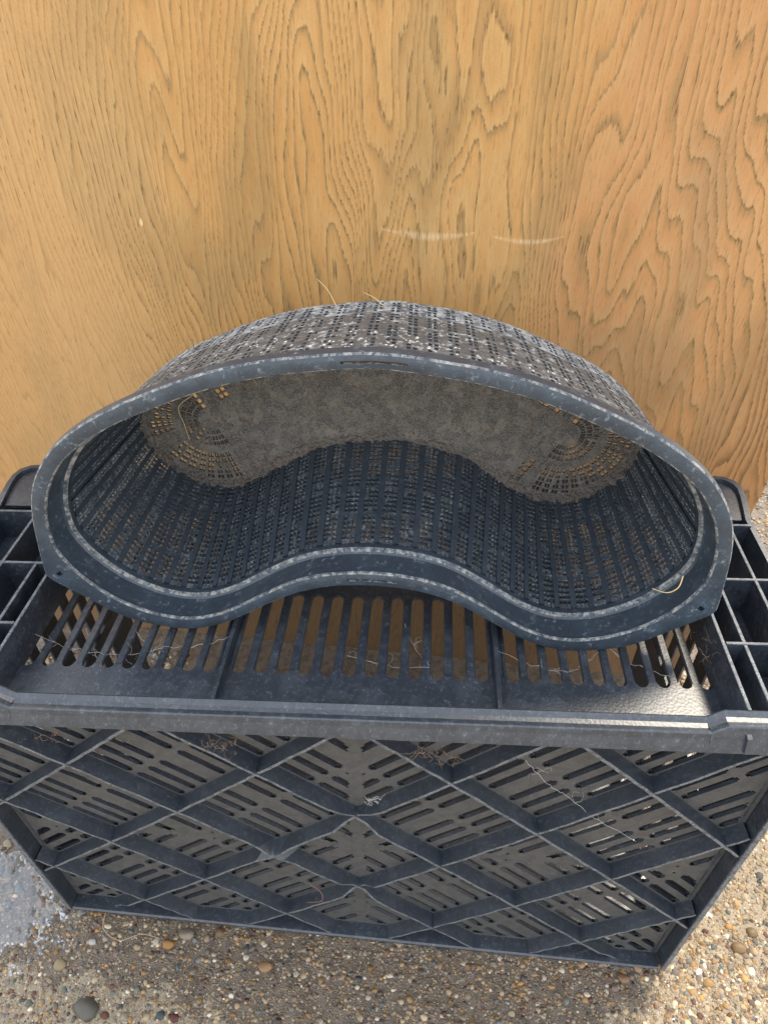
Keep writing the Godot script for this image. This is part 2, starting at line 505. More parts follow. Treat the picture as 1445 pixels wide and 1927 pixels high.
func base_panel(c: Node):
	var b := MB.new(CB)
	var side := MB.new(CB)
	var zf := RIBZ
	var zb := RIBZ + 0.003
	var j0 := -1.0
	var j1 := 4.62
	var quads := [[-4.2, 0.0, j0, 2.0, 1], [0.0, 4.2, j0, 2.0, -1], [-4.2, 0.0, 2.0, j1, -1], [0.0, 4.2, 2.0, j1, 1]]
	# slots lie along p = i + s*j ("s" = the diagonal of the quarter), rows are counted along q = i - s*j
	# entries: [start, kind], kind 0 solid, 1 edge of slot, 2 middle of slot
	var ql := []
	for cell in range(-6, 6):
		for r in 6:
			var qc := cell * 2.0 + 1.0 + (r - 2.5) * 0.305
			ql.append([qc - 0.076, 1]); ql.append([qc - 0.042, 2]); ql.append([qc + 0.042, 1]); ql.append([qc + 0.076, 0])
	var pl := []
	for cell in range(-6, 6):
		for cc in 2:
			var a := cell * 2.0 + 1.0 + (-0.945 if cc == 0 else 0.065)
			var e := a + 0.88
			pl.append([a, 1]); pl.append([a + 0.04, 2])
			for k in range(1, 14): pl.append([a + 0.04 + (0.80 * k / 14.0), 2])
			pl.append([e - 0.04, 1]); pl.append([e, 0])
	for Q in quads:
		var s: float = Q[4]
		var rect := PackedVector2Array([Vector2(Q[0] + 0.0005, Q[2]), Vector2(Q[1], Q[2]), Vector2(Q[1], Q[3]), Vector2(Q[0], Q[3])])
		var inset := 0.085
		for qi in ql.size() - 1:
			var qa: float = ql[qi][0]
			var qb: float = ql[qi + 1][0]
			var qk: int = ql[qi][1]
			for pi in pl.size() - 1:
				var pa: float = pl[pi][0]
				var pb: float = pl[pi + 1][0]
				var pk: int = pl[pi][1]
				var quad := PackedVector2Array()
				for pq in [[pa, qa], [pb, qa], [pb, qb], [pa, qb]]:
					quad.append(Vector2((pq[0] + pq[1]) * 0.5, s * (pq[0] - pq[1]) * 0.5))
				var ce := (quad[0] + quad[2]) * 0.5
				if ce.x < Q[0] - 0.4 or ce.x > Q[1] + 0.4 or ce.y < Q[2] - 0.4 or ce.y > Q[3] + 0.4: continue
				var hole := qk > 0 and pk > 0 and (qk + pk > 2)
				if hole and (ce.x < Q[0] + inset or ce.x > Q[1] - inset or ce.y < Q[2] + inset or ce.y > Q[3] - inset): hole = false
				if hole:
					# walls of the slot
					var es := []
					if qk == 1: es.append(0 if qi % 4 == 0 else 2)
					if pk == 1: es.append(3 if pi % 17 == 0 else 1)
					for e in es:
						var a2 := quad[e]
						var b2 := quad[(e + 1) % 4]
						side.quadh(cp(a2.x * A1, a2.y * B1, zf), cp(b2.x * A1, b2.y * B1, zf), cp(b2.x * A1, b2.y * B1, zb), cp(a2.x * A1, a2.y * B1, zb), cp(ce.x * A1, ce.y * B1, zf) - cp((a2.x + b2.x) * 0.5 * A1, (a2.y + b2.y) * 0.5 * B1, zf))
					continue
				var whole := true
				for pt in quad:
					if pt.x < Q[0] or pt.x > Q[1] or pt.y < Q[2] or pt.y > Q[3]: whole = false
				for poly in ([quad] if whole else Geometry2D.intersect_polygons(quad, rect)):
					for k in range(1, poly.size() - 1):
						for zz in [zf, zb]:
							b.trih(cp(poly[0].x * A1, poly[0].y * B1, zz), cp(poly[k].x * A1, poly[k].y * B1, zz), cp(poly[k + 1].x * A1, poly[k + 1].y * B1, zz), Vector3(0, 0, 1 if zz == zf else -1))
	put("base_panel", [b, M.panel, side, M.plastic], c)

func rib(c: Node, p0: Vector2, p1: Vector2, lift: float):
	var b := MB.new(CB)
	var w := MB.new(CB)
	var d := Vector2((p1.x - p0.x) * A1, (p1.y - p0.y) * B1).normalized()
	var nrm := Vector2(-d.y, d.x)
	var N := 40
	var prev := []
	for k in N + 1:
		var p := p0.lerp(p1, float(k) / N)
		var X := p.x * A1
		var Y := p.y * B1
		var dip := 0.0
		for nd in [[0.0, 1.0], [0.0, 3.0]]:
			var dd := Vector2(X - nd[0] * A1, Y - nd[1] * B1).length()
			dip = maxf(dip, 0.0055 * (1.0 - smoothstep(0.004, 0.024, dd)))
		for nd in [[-3.55, 4.6], [3.55, 4.6]]:
			var dd := Vector2(X - nd[0] * A1, Y - nd[1] * B1).length()
			dip = maxf(dip, 0.004 * (1.0 - smoothstep(0.006, 0.022, dd)))
		var zf := lift + dip + 0.0003 * sin(k * 1.7 + p0.x * 3.0)
		var tf := 0.0013
		var tb := 0.0021
		# the snapped joint left of the middle is bent out of line
		var bend := Vector2.ZERO
		var db := Vector2(X + 0.07, Y - 2.0 * B1).length()
		if db < 0.022:
			var q := 1.0 - smoothstep(0.0, 0.022, db)
			bend = Vector2(0.0, 0.0065 * q)
		var cur := [cp(X + nrm.x * tf + bend.x, Y + nrm.y * tf + bend.y, zf), cp(X - nrm.x * tf + bend.x, Y - nrm.y * tf + bend.y, zf), cp(X + nrm.x * tb, Y + nrm.y * tb, RIBZ), cp(X - nrm.x * tb, Y - nrm.y * tb, RIBZ)]
		if prev.size() > 0:
			var hn := Vector3(nrm.x, -nrm.y, 0)
			w.quadh(prev[0], cur[0], cur[1], prev[1], Vector3(0, 0, 1))
			b.quadh(prev[0], cur[0], cur[2], prev[2], hn)
			b.quadh(prev[1], cur[1], cur[3], prev[3], -hn)
		prev = cur
	put("rib", [b, M.plastic, w, M.worn], c)

func slot_band(b: MB, xs: Array, pitch: float, z_in: float, z_out: float, y0: float, y1: float, hw: float):
	# a strip of sheet whose edge at z_in carries half-round slot ends
	for xc in xs:
		var poly := PackedVector2Array()
		var s := signf(z_out - z_in)
		poly.append(Vector2(xc - pitch * 0.5, z_out)); poly.append(Vector2(xc + pitch * 0.5, z_out))
		poly.append(Vector2(xc + pitch * 0.5, z_in)); 
		for k in 9:
			var a := PI * k / 8.0
			poly.append(Vector2(xc + hw * cos(a), z_in + s * hw * sin(a)))
		poly.append(Vector2(xc - pitch * 0.5, z_in))
		prism(b, poly, 1, y0, y1)

func side_panel(c: Node, x0: float, x1: float, xs: Array, pitch: float, Y: float):
	var hw := 0.0047
	var y0 := Y
	var y1 := Y + 0.0028
	var b := MB.new(CB)
	var zl := [[0.0545, 0.125], [0.150, 0.222]]
	slot_band(b, xs, pitch, zl[0][0], 0.012, y0, y1, hw)
	# middle band: two half-round edges back to back
	slot_band(b, xs, pitch, zl[0][1], 0.1375, y0, y1, hw)
	slot_band(b, xs, pitch, zl[1][0], 0.1375, y0, y1, hw)
	slot_band(b, xs, pitch, zl[1][1], 0.252, y0, y1, hw)
	var xa: float = xs[0] - pitch * 0.5
	var xb: float = xs[xs.size() - 1] + pitch * 0.5
	for e in [[x0, xa], [xb, x1]]:
		if e[1] - e[0] > 0.0005: prism(b, PackedVector2Array([Vector2(e[0], 0.012), Vector2(e[1], 0.012), Vector2(e[1], 0.252), Vector2(e[0], 0.252)]), 1, y0, y1)
	var o := put("side_panel", [b, M.plate], c)
	for zz in zl:
		for k in xs.size() + 1:
			var xc: float = xs[0] + (k - 0.5) * pitch
			var a := xc - (pitch * 0.5 - hw)
			var e := xc + (pitch * 0.5 - hw)
			if k == 0: a = xc
			if k == xs.size(): e = xc
			var s := MB.new(CB)
			prism(s, crect(a, y0, e, y1 + 0.0012, 0.0007), 2, zz[0] - 0.0006, zz[1] + 0.0006)
			put("slat", [s, M.plate], o)

func end_wall(c: Node, sx: float):
	# the short side: upright slotted sheet with a thick edge frame
	var b := MB.new(CB)
	var x0 := 0.2885
	var x1 := 0.2915
	var bars := [[0.0125, 0.066], [0.078, 0.090], [0.102, 0.114], [0.126, 0.150], [0.162, 0.174], [0.186, 0.198], [0.210, 0.252]]
	for r in bars:
		prism(b, crect(minf(sx * x0, sx * x1), r[0], maxf(sx * x0, sx * x1), r[1], 0.0006), 1, PY + 0.030, 0.285)
	for yy in [[PY + 0.004, PY + 0.030], [0.10, 0.122], [0.2852, 0.3015]]:
		prism(b, PackedVector2Array([Vector2(sx * (x0 - 0.0006), 0.0125), Vector2(sx * (x1 + 0.0006), 0.0125), Vector2(sx * (x1 + 0.0006), 0.2535), Vector2(sx * (x0 - 0.0006), 0.2535)]), 1, yy[0], yy[1])
	put("end_wall", [b, M.plastic], c)

func corner_ribs(c: Node, sx: float):
	# egg-crate stiffening at the end of the slotted side
	var top := LIPY - 0.0055
	var zc := [0.067, 0.1295, 0.193]
	for r in [[0.2515, 0.0125, 0.205, 0.0], [0.2665, 0.0125, 0.1285, 0.001], [0.2945, 0.0125, 0.235, 0.0006]]:
		var b := MB.new(CB)
		var w := MB.new(CB)
		var x: float = r[0] * sx
		var y: float = top + r[3]
		prism(b, PackedVector2Array([Vector2(x - 0.0016, PY + 0.004), Vector2(x - 0.0011, y + 0.0006), Vector2(x + 0.0011, y + 0.0006), Vector2(x + 0.0016, PY + 0.004)]), 2, r[1], r[2])
		prism(w, crect(x - 0.0012, y, x + 0.0012, y + 0.0008, 0.0003), 2, r[1] + 0.0002, r[2] - 0.0002)
		put("corner_rib", [b, M.plastic, w, M.worn], c)  # pale strip paints a sky highlight on the rib's top
	for z in zc:
		var b := MB.new(CB)
		var w := MB.new(CB)
		var xa := 0.2535
		var xb := 0.3125
		if sx < 0.0:
			xa = -0.3345; xb = -0.2535
		var y := top + 0.0003
		prism(b, PackedVector2Array([Vector2(PY + 0.004, z - 0.0015), Vector2(y + 0.0006, z - 0.001), Vector2(y + 0.0006, z + 0.001), Vector2(PY + 0.004, z + 0.0015)]), 0, xa, xb)
		prism(w, crect(y, z - 0.0011, y + 0.0008, z + 0.0011, 0.0003), 0, xa + 0.0002, xb - 0.0002)
		put("corner_rib", [b, M.plastic, w, M.worn], c)  # top strip again carries a painted highlight
	# pocket floors; the nearest pockets are closed, the rest have an oblong hole
	var f := MB.new(CB)
	var xr := [[0.2535, 0.2653], [0.2683, 0.2932], [0.2962, 0.3230 - 0.011 * sx]]
	var zr := [[0.012, 0.0653], [0.0687, 0.1278], [0.1312, 0.1913]]
	for xi in 3:
		for zi in 3:
			var a: float = xr[xi][0]
			var e: float = xr[xi][1]
			var z0: float = zr[zi][0]
			var z1: float = zr[zi][1]
			var yf := PY + 0.003
			if zi == 0:
				prism(f, PackedVector2Array([Vector2(a * sx, z0), Vector2(e * sx, z0), Vector2(e * sx, z1), Vector2(a * sx, z1)]), 1, yf, yf + 0.0025)
			else:
				var m := (a + e) * 0.5
				var hw := 0.0036
				for p in [[a, m - hw, z0, z1], [m + hw, e, z0, z1], [m - hw, m + hw, z0, z0 + 0.012], [m - hw, m + hw, z1 - 0.012, z1]]:
					prism(f, PackedVector2Array([Vector2(p[0] * sx, p[2]), Vector2(p[1] * sx, p[2]), Vector2(p[1] * sx, p[3]), Vector2(p[0] * sx, p[3])]), 1, yf, yf + 0.0025)
	put("pocket_floor", [f, M.plate], c)
	# outer skin of the corner and its rounded rim lobe at the open side
	var s := MB.new(CB)
	var poly := PackedVector2Array()
	for p in [[0.3225, 0.012], [0.3265, 0.012], [0.3265, 0.200], [0.3300, 0.215], [0.3330, 0.232], [0.3340, 0.246], [0.3310, 0.256], [0.3230, 0.262], [0.3050, 0.264], [0.3050, 0.2595], [0.3210, 0.258], [0.3275, 0.252], [0.3295, 0.245], [0.3285, 0.234], [0.3255, 0.217], [0.3225, 0.202]]:
		poly.append(Vector2(p[0] * sx - 0.011, p[1]))
	prism(s, poly, 1, top + 0.002, 0.02)
	put("corner_skin", [s, M.plastic], c)
	var cap := MB.new(CB)
	var pc := PackedVector2Array()
	for p in [[0.2965, 0.206], [0.3220, 0.206], [0.3250, 0.217], [0.3280, 0.234], [0.3290, 0.245], [0.3265, 0.252], [0.3210, 0.2575], [0.2965, 0.259]]:
		pc.append(Vector2(maxf(p[0] - 0.011 * sx, 0.2965) * sx, p[1]))
	prism(cap, pc, 1, top + 0.006, top + 0.009)
	put("corner_cap", [cap, M.plate], c)

func build_crate():
	var c := thing("plastic_crate", "dusty black slotted plastic crate tipped on its long side, ribbed base facing forward", "crate", CB)
	base_panel(c)
	# diagonal ribs of the base
	var rc := [-4.2, 4.2, -0.98, 4.60]
	for s in [1, -1]:
		for q in range(-9, 10, 2):
			# line i - s*j = q
			var t0 := -1e9
			var t1 := 1e9
			# i = t, j = s*(t - q)
			t0 = rc[0]; t1 = rc[1]
			var ta: float = q + s * rc[2]
			var tb: float = q + s * rc[3]
			t0 = maxf(t0, minf(ta, tb)); t1 = minf(t1, maxf(ta, tb))
			if t1 - t0 < 0.35: continue
			rib(c, Vector2(t0, s * (t0 - q)), Vector2(t1, s * (t1 - q)), 0.0 if s == 1 else 0.0005)
	# frame of the base: two sides and the lower wall
	for sx in [-1.0, 1.0]:
		var b := MB.new(CB)
		var w := MB.new(CB)
		var xa := 0.2945
		var xb := 0.2985
		prism(b, PackedVector2Array([Vector2(sx * (xa + 0.0006), -0.0012), Vector2(sx * xb, -0.0012), Vector2(sx * (xb + 0.001), 0.040), Vector2(sx * (xa - 0.0008), 0.040)]), 1, -0.0605, 0.3062)
		prism(w, PackedVector2Array([Vector2(sx * (xa + 0.0004), -0.0022), Vector2(sx * (xb + 0.0004), -0.0022), Vector2(sx * (xb + 0.0004), -0.0008), Vector2(sx * (xa + 0.0004), -0.0008)]), 1, -0.0605, 0.3062)
		put("base_frame", [b, M.plastic, w, M.worn], c)
	var bw := MB.new(CB)
	prism(bw, PackedVector2Array([Vector2(0.3045, -0.0015), Vector2(0.3030, 0.0), Vector2(0.3025, 0.25), Vector2(0.3085, 0.25), Vector2(0.3085, 0.002), Vector2(0.3075, -0.0015)]), 0, -0.2935, 0.2935)
	put("lower_wall", [bw, M.plastic], c)
	# front rail along the upper edge of the base
	var rl := MB.new(CB)
	var prof := PackedVector2Array([Vector2(PY + 0.003, 0.0125), Vector2(LIPY + 0.001, 0.0118), Vector2(LIPY, 0.0105), Vector2(LIPY + 0.0006, 0.0093), Vector2(LIPY + 0.0022, 0.0072), Vector2(LIPY + 0.0026, 0.0040), Vector2(LIPY + 0.0016, 0.0012), Vector2(LIPY + 0.0014, 0.0002), Vector2(LIPY + 0.0020, -0.0008), Vector2(LIPY + 0.0060, -0.0020), Vector2(LIPY + 0.0110, -0.0042), Vector2(LIPY + 0.0145, -0.0056), Vector2(LIPY + 0.0155, -0.0050), Vector2(LIPY + 0.0155, -0.0034), Vector2(LIPY + 0.0100, 0.0006), Vector2(LIPY + 0.0090, 0.0080), Vector2(PY + 0.003, 0.0095)])
	prism(rl, prof, 0, -0.2260, 0.2260)
	put("front_rail", [rl, M.plate], c)
	for sx in [-1.0, 1.0]:
		# the lip steps up towards the corner
		var e := MB.new(CB)
		var up := PackedVector2Array()
		for p in prof: up.append(p if p.y < -0.001 or p.x > LIPY + 0.0075 else Vector2(p.x - 0.0045, p.y + 0.002))
		var xa := 0.2365
		prism(e, up, 0, sx * xa, sx * 0.3265 - 0.011)
		# the ramp between the two heights
		for i in prof.size():
			var i2 := (i + 1) % prof.size()
			e.quadh(ax(0, prof[i], sx * 0.2260), ax(0, prof[i2], sx * 0.2260), ax(0, up[i2], sx * xa), ax(0, up[i], sx * xa), Vector3(0, 0.5, 1) if i > 2 and i < 12 else Vector3(0, 0, -1))
		put("front_rail", [e, M.plate], c)
		for x in [0.2490, 0.2655]:
			var nb := MB.new(CB)
			var pn := PackedVector2Array([Vector2(LIPY + 0.0012, 0.0), Vector2(LIPY + 0.0022, -0.0036), Vector2(LIPY + 0.0125, -0.0072), Vector2(LIPY + 0.0135, -0.004)])
			prism(nb, pn, 0, sx * x - 0.0015, sx * x + 0.0015)
			put("rail_nub", [nb, M.plate], c)
	# slotted side, in three panels between two low dividers
	var mid := []
	for k in 12: mid.append((k - 5.5) * 0.01605)
	side_panel(c, -0.0975, 0.0975, mid, 0.01605, PY)
	for sx in [-1.0, 1.0]:
		var xs := []
		for k in 10: xs.append(sx * (0.1105 + k * 0.01505))
		if sx < 0.0: xs.reverse()
		side_panel(c, 0.0995 if sx > 0.0 else -0.2500, 0.2500 if sx > 0.0 else -0.0995, xs, 0.01505, PY)
		var dv := MB.new(CB)
		prism(dv, PackedVector2Array([Vector2(sx * 0.0985 - 0.0022, PY + 0.004), Vector2(sx * 0.0985 - 0.0015, PY - 0.0075), Vector2(sx * 0.0985 + 0.0015, PY - 0.0075), Vector2(sx * 0.0985 + 0.0022, PY + 0.004)]), 2, 0.0115, 0.2510)
		put("divider", [dv, M.plate], c)
		corner_ribs(c, sx)
		end_wall(c, sx)
	# rim at the open side, behind the basket
	var rr := MB.new(CB)
	prism(rr, crect(LIPY - 0.005, 0.2525, PY + 0.006, 0.2585, 0.001), 0, -0.296, 0.296)
	prism(rr, crect(0.296, 0.2525, 0.3085, 0.2585, 0.001), 0, -0.296, 0.296)
	for sx in [-1.0, 1.0]:
		prism(rr, crect(minf(sx * 0.2885, sx * 0.2955), PY + 0.0065, maxf(sx * 0.2885, sx * 0.2955), 0.2955, 0.001), 2, 0.2540, 0.2580)
	put("open_rim", [rr, M.plastic], c)

# ------------------------------------------------------------------ basket
const BL := 0.140        # depth from rim to floor
var body := []           # closed body curve at the rim, resampled, Vector2(x, s)
var bodyn := []          # its outward normals
var outer := []          # outer edge of the flange, matching the body samples
const NS := 82           # mesh strips round the wall
const SUB := 8

func catmull(p: Array, t: float) -> Vector2:
	var m := p.size()
	var i := int(floorf(t))
	var f := t - i
	var a: Vector2 = p[(i - 1 + m) % m]
	var b: Vector2 = p[i % m]
	var c: Vector2 = p[(i + 1) % m]
	var d: Vector2 = p[(i + 2) % m]
	return 0.5 * ((2.0 * b) + (c - a) * f + (2.0 * a - 5.0 * b + 4.0 * c - d) * f * f + (3.0 * b - a - 3.0 * c + d) * f * f * f)

func basket_curves():
	var o := [[0, .219], [.047, .2145], [.077, .209], [.108, .200], [.140, .187], [.163, .176], [.183, .1645], [.200, .152], [.212, .140], [.223, .1245], [.230, .109], [.2345, .091], [.2370, .070], [.2388, .048], [.2378, .0385], [.228, .0305], [.214, .0205], [.2005, .0105], [.1875, .003], [.173, -.002], [.157, -.005], [.142, -.0058], [.127, -.003], [.109, .0045], [.0915, .0155], [.074, .027], [.055, .037], [.036, .0435], [.018, .0465], [0, .0475]]
	var b := [[0, .211], [.046, .2065], [.075, .201], [.105, .192], [.136, .1795], [.159, .169], [.178, .158], [.194, .1465], [.205, .136], [.215, .1215], [.222, .107], [.2265, .090], [.2275, .075], [.2260, .063], [.2200, .0495], [.213, .0395], [.203, .0285], [.192, .0195], [.180, .0125], [.168, .0075], [.155, .0045], [.142, .0035], [.128, .0055], [.112, .0115], [.095, .0215], [.078, .033], [.058, .045], [.040, .052], [.020, .056], [0, .0573]]
	var oc := []
	var bc := []
	for k in o.size():
		oc.append(Vector2(o[k][0], o[k][1])); bc.append(Vector2(b[k][0], b[k][1]))
	for k in range(o.size() - 2, 0, -1):
		oc.append(Vector2(-o[k][0], o[k][1])); bc.append(Vector2(-b[k][0], b[k][1]))
	# arc length of the body curve
	var m := bc.size()
	var fine := 40
	var acc := [0.0]
	var last: Vector2 = bc[0]
	for k in range(1, m * fine + 1):
		var p := catmull(bc, fmod(float(k) / fine, float(m)))
		acc.append(acc[k - 1] + p.distance_to(last))
		last = p
	var total: float = acc[m * fine]
	var n := NS * SUB
	var k := 0
	for i in n:
		var s := total * i / n
		while acc[k + 1] < s: k += 1
		var t: float = (k + (s - acc[k]) / maxf(1e-9, acc[k + 1] - acc[k])) / fine
		t = fmod(t, float(m))
		body.append(catmull(bc, t)); outer.append(catmull(oc, t))
	for i in n:
		var d: Vector2 = body[(i + 1) % n] - body[(i - 1 + n) % n]
		bodyn.append(Vector2(-d.y, d.x).normalized())     # the curve runs clockwise: this is outward
	# print("basket perimeter ", total)

func bodyat(u: float) -> Vector2:
	var n := body.size()
	var f := fposmod(u, 1.0) * n
	var i := int(floorf(f)) % n
	return (body[i] as Vector2).lerp(body[(i + 1) % n], f - floorf(f))
func normat(u: float) -> Vector2:
	var n := body.size()
	var f := fposmod(u, 1.0) * n
	var i := int(floorf(f)) % n
	return (bodyn[i] as Vector2).lerp(bodyn[(i + 1) % n], f - floorf(f)).normalized()

# a point on the wall: u round the wall, w depth behind the rim, e offset outwards
func wallp(u: float, w: float, e: float) -> Vector3:
	var t := clampf((w - 0.030) / (BL - 0.030), 0.0, 1.0)
	var p := bodyat(u) + normat(u) * (e - 0.0045 - 0.0155 * t)
	return Vector3(p.x, p.y + 0.012 * t, -w)

func spine(x: float) -> Vector2: return Vector2(x, 0.147 - 0.046 * (x / 0.148) * (x / 0.148))
func spine_near(p: Vector2) -> Vector2:
	var best := 1e9
	var bx := 0.0
	var a := -0.148
	for k in 75:
		var x := a + 0.004 * k
		var d := p.distance_squared_to(spine(x))
		if d < best:
			best = d; bx = x
	return spine(clampf(bx, -0.148, 0.148))

func build_basket():
	basket_curves()
	var n := body.size()
	var base := wp(0.0075, -0.062, 0.083)
	var c := thing("planting_basket", "kidney-shaped black mesh planting basket lying on top of the crate, open side forward", "basket", base)
	c.rotation.x = deg_to_rad(-5.0)
	# ---- flange: flat ring with a skirt, two long slits and a hole in each ear
	var f := MB.new()
	var fe := MB.new()
	var CR := 10
	var ear := Vector2(0.2285, 0.0430)
	for i in n:
		var i2 := (i + 1) % n
		var o0: Vector2 = outer[i]
		var o1: Vector2 = outer[i2]
		var b0: Vector2 = body[i]
		var b1: Vector2 = body[i2]
		var nn: Vector2 = bodyn[i]
		for k in CR:
			var ta := float(k) / CR
			var tb := float(k + 1) / CR
			var pa := b0.lerp(o0, ta)
			var pb := b1.lerp(o1, ta)
			var pc := b1.lerp(o1, tb)
			var pd := b0.lerp(o0, tb)
			var ce := (pa + pc) * 0.5
			if absf(ce.x) < 0.0185 and k >= 4 and k < 6: continue
			if Vector2(absf(ce.x), ce.y).distance_to(ear) < 0.0021: continue
			# slightly domed front
			var ha := 0.0006 * sin(PI * ta)
			var hb := 0.0006 * sin(PI * tb)
			f.quadh(Vector3(pa.x, pa.y, ha), Vector3(pb.x, pb.y, ha), Vector3(pc.x, pc.y, hb), Vector3(pd.x, pd.y, hb), Vector3(0, 0, 1))
			f.quadh(Vector3(pa.x, pa.y, -0.0018), Vector3(pb.x, pb.y, -0.0018), Vector3(pc.x, pc.y, -0.0018), Vector3(pd.x, pd.y, -0.0018), Vector3(0, 0, -1))
			if absf(ce.x) < 0.0190 and (k == 3 or k == 6):
				var q0 := pd if k == 3 else pa
				var q1 := pc if k == 3 else pb
				fe.quadh(Vector3(q0.x, q0.y, 0.0005), Vector3(q1.x, q1.y, 0.0005), Vector3(q1.x, q1.y, -0.0018), Vector3(q0.x, q0.y, -0.0018), Vector3(nn.x, nn.y, 0) * (1.0 if k == 3 else -1.0))
		# skirt turned back from the outer edge
		var h3 := Vector3(nn.x, nn.y, 0)
		var ou0 := o0 + nn * 0.0012
		var n2: Vector2 = bodyn[i2]
		var ou1 := o1 + n2 * 0.0012
		fe.quadh(Vector3(o0.x, o0.y, 0), Vector3(o1.x, o1.y, 0), Vector3(ou1.x, ou1.y, -0.0014), Vector3(ou0.x, ou0.y, -0.0014), h3 + Vector3(0, 0, 1))
		var sk0 := o0 + nn * 0.0018
		var sk1 := o1 + n2 * 0.0018
		f.quadh(Vector3(ou0.x, ou0.y, -0.0014), Vector3(ou1.x, ou1.y, -0.0014), Vector3(sk1.x, sk1.y, -0.0085), Vector3(sk0.x, sk0.y, -0.0085), h3)
		f.quadh(Vector3(sk0.x, sk0.y, -0.0085), Vector3(sk1.x, sk1.y, -0.0085), Vector3(o1.x, o1.y, -0.0085), Vector3(o0.x, o0.y, -0.0085), Vector3(0, 0, -1))
		f.quadh(Vector3(o0.x, o0.y, -0.0085), Vector3(o1.x, o1.y, -0.0085), Vector3(o1.x, o1.y, -0.0018), Vector3(o0.x, o0.y, -0.0018), -h3)
	put("rim_flange", [f, M.rim, fe, M.lime_edge], c)
	# ---- collar: stepped ring between flange and mesh
	var col := MB.new()
	var lim := MB.new()
	# [offset, depth, lime?] inside, then back along the outside
	var prof := [[0.0004, 0.0, 1], [-0.0008, 0.0008, 1], [-0.0012, 0.0022, 0], [-0.0006, 0.0040, 0], [-0.0008, 0.0120, 0], [-0.0014, 0.0215, 0], [-0.0026, 0.0228, 1], [-0.0040, 0.0236, 1], [-0.0050, 0.0250, 0], [-0.0050, 0.0275, 0], [-0.0045, 0.0310, 0]]
	var wal := 0.0024
	for i in n:
		var i2 := (i + 1) % n
		var na: Vector2 = bodyn[i]
		var nb: Vector2 = bodyn[i2]
		var ba: Vector2 = body[i]
		var bb: Vector2 = body[i2]
		for k in prof.size() - 1:
			var P: Array = prof[k]
			var Q: Array = prof[k + 1]
			var a3: Vector2 = ba + na * P[0]
			var b3: Vector2 = bb + nb * P[0]
			var c3: Vector2 = bb + nb * Q[0]
			var d3: Vector2 = ba + na * Q[0]
			var mb := lim if P[2] == 1 else col
			mb.quadh(Vector3(a3.x, a3.y, -P[1]), Vector3(b3.x, b3.y, -P[1]), Vector3(c3.x, c3.y, -Q[1]), Vector3(d3.x, d3.y, -Q[1]), Vector3(-na.x, -na.y, 0.6))
		var oa := ba + na * 0.0018
		var ob := bb + nb * 0.0018
		var oc := bb + nb * (wal - 0.0045 - 0.0001)
		var od := ba + na * (wal - 0.0045 - 0.0001)
		var o1 := ba + na * 0.0008
		var o2 := bb + nb * 0.0008
		var hh := Vector3(na.x, na.y, 0)
		col.quadh(Vector3(oa.x, oa.y, -0.0018), Vector3(ob.x, ob.y, -0.0018), Vector3(o2.x, o2.y, -0.024), Vector3(o1.x, o1.y, -0.024), hh)
		col.quadh(Vector3(o1.x, o1.y, -0.024), Vector3(o2.x, o2.y, -0.024), Vector3(oc.x, oc.y, -0.031), Vector3(od.x, od.y, -0.031), hh)
	put("collar", [col, M.rim, lim, M.lime_edge], c)
	# ---- mesh wall
	var inn := MB.new()
	var out := MB.new()
	var band := MB.new()
	var bars := MB.new()
	var th := 0.0024
	rng.seed = 4242
	var plugs := []
	for s in NS:
		var ua := float(s) / NS
		var um := (s + 0.5) / NS
		var convex := normat(um).y > 0.12
		var pit := 1.0 / NS
		var ul := []       # [u fraction of strip, 1 = hole column]
		var wl := []
		var w0 := 0.0305
		if convex:
			ul = [[0.0, 0], [0.13, 0], [0.26, 1], [0.445, 0], [0.555, 1], [0.74, 0], [0.87, 0], [1.0, 0]]
			for g in 4:
				var gw := 0.0345 + g * 0.0262
				for r in 4: wl.append([gw + r * 0.0059, 1]); wl.append([gw + r * 0.0059 + 0.0040, 0])
		else:
			ul = [[0.0, 0], [0.155, 1], [0.355, 0], [0.40, 1], [0.60, 0], [0.645, 1], [0.845, 0], [1.0, 0]]
			for g in 4:
				var gw := 0.0345 + g * 0.0262
				for r in 5: wl.append([gw + r * 0.0046, 1]); wl.append([gw + r * 0.0046 + 0.0035, 0])
		wl.push_front([w0, 0])
		wl.append([BL - 0.0005, 0])
		for a in ul.size() - 1:
			var u0: float = ua + ul[a][0] * pit
			var u1: float = ua + ul[a + 1][0] * pit
			var isrib: bool = (a == 0 or a == ul.size() - 2) and not convex
			var ein := -0.0010 if isrib else 0.0
			for k in wl.size() - 1:
				var wa: float = wl[k][0]
				var wb: float = wl[k + 1][0]
				var hole: bool = ul[a][1] == 1 and wl[k][1] == 1
				var clog := 0.10
				if convex: clog = 0.34 if wa < 0.07 and absf(bodyat(um).x - 0.02) < 0.11 else 0.12
				if hole and rng.randf() < clog:
					var px := absf(bodyat(um).x - 0.02)
					if convex and rng.randf() < (0.95 if wa < 0.075 and px < 0.11 else 0.12): plugs.append([(u0 + u1) * 0.5, (wa + wb) * 0.5])
					hole = false
				var ha3 := Vector3(normat(um).x, normat(um).y, 0)
				if hole:
					var pe := [[u0, wa, u1, wa, Vector3(0, 0, -1)], [u0, wb, u1, wb, Vector3(0, 0, 1)], [u0, wa, u0, wb, wallp(u1, wa, 0) - wallp(u0, wa, 0)], [u1, wa, u1, wb, wallp(u0, wa, 0) - wallp(u1, wa, 0)]]
					for e in pe:
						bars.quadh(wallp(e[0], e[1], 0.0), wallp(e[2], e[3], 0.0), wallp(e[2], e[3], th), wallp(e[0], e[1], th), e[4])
					continue
				# bars between the holes are thinner and set a little back from the inside
				var ei := ein
				if ul[a][1] == 0 and not isrib and not convex: ei = 0.0004
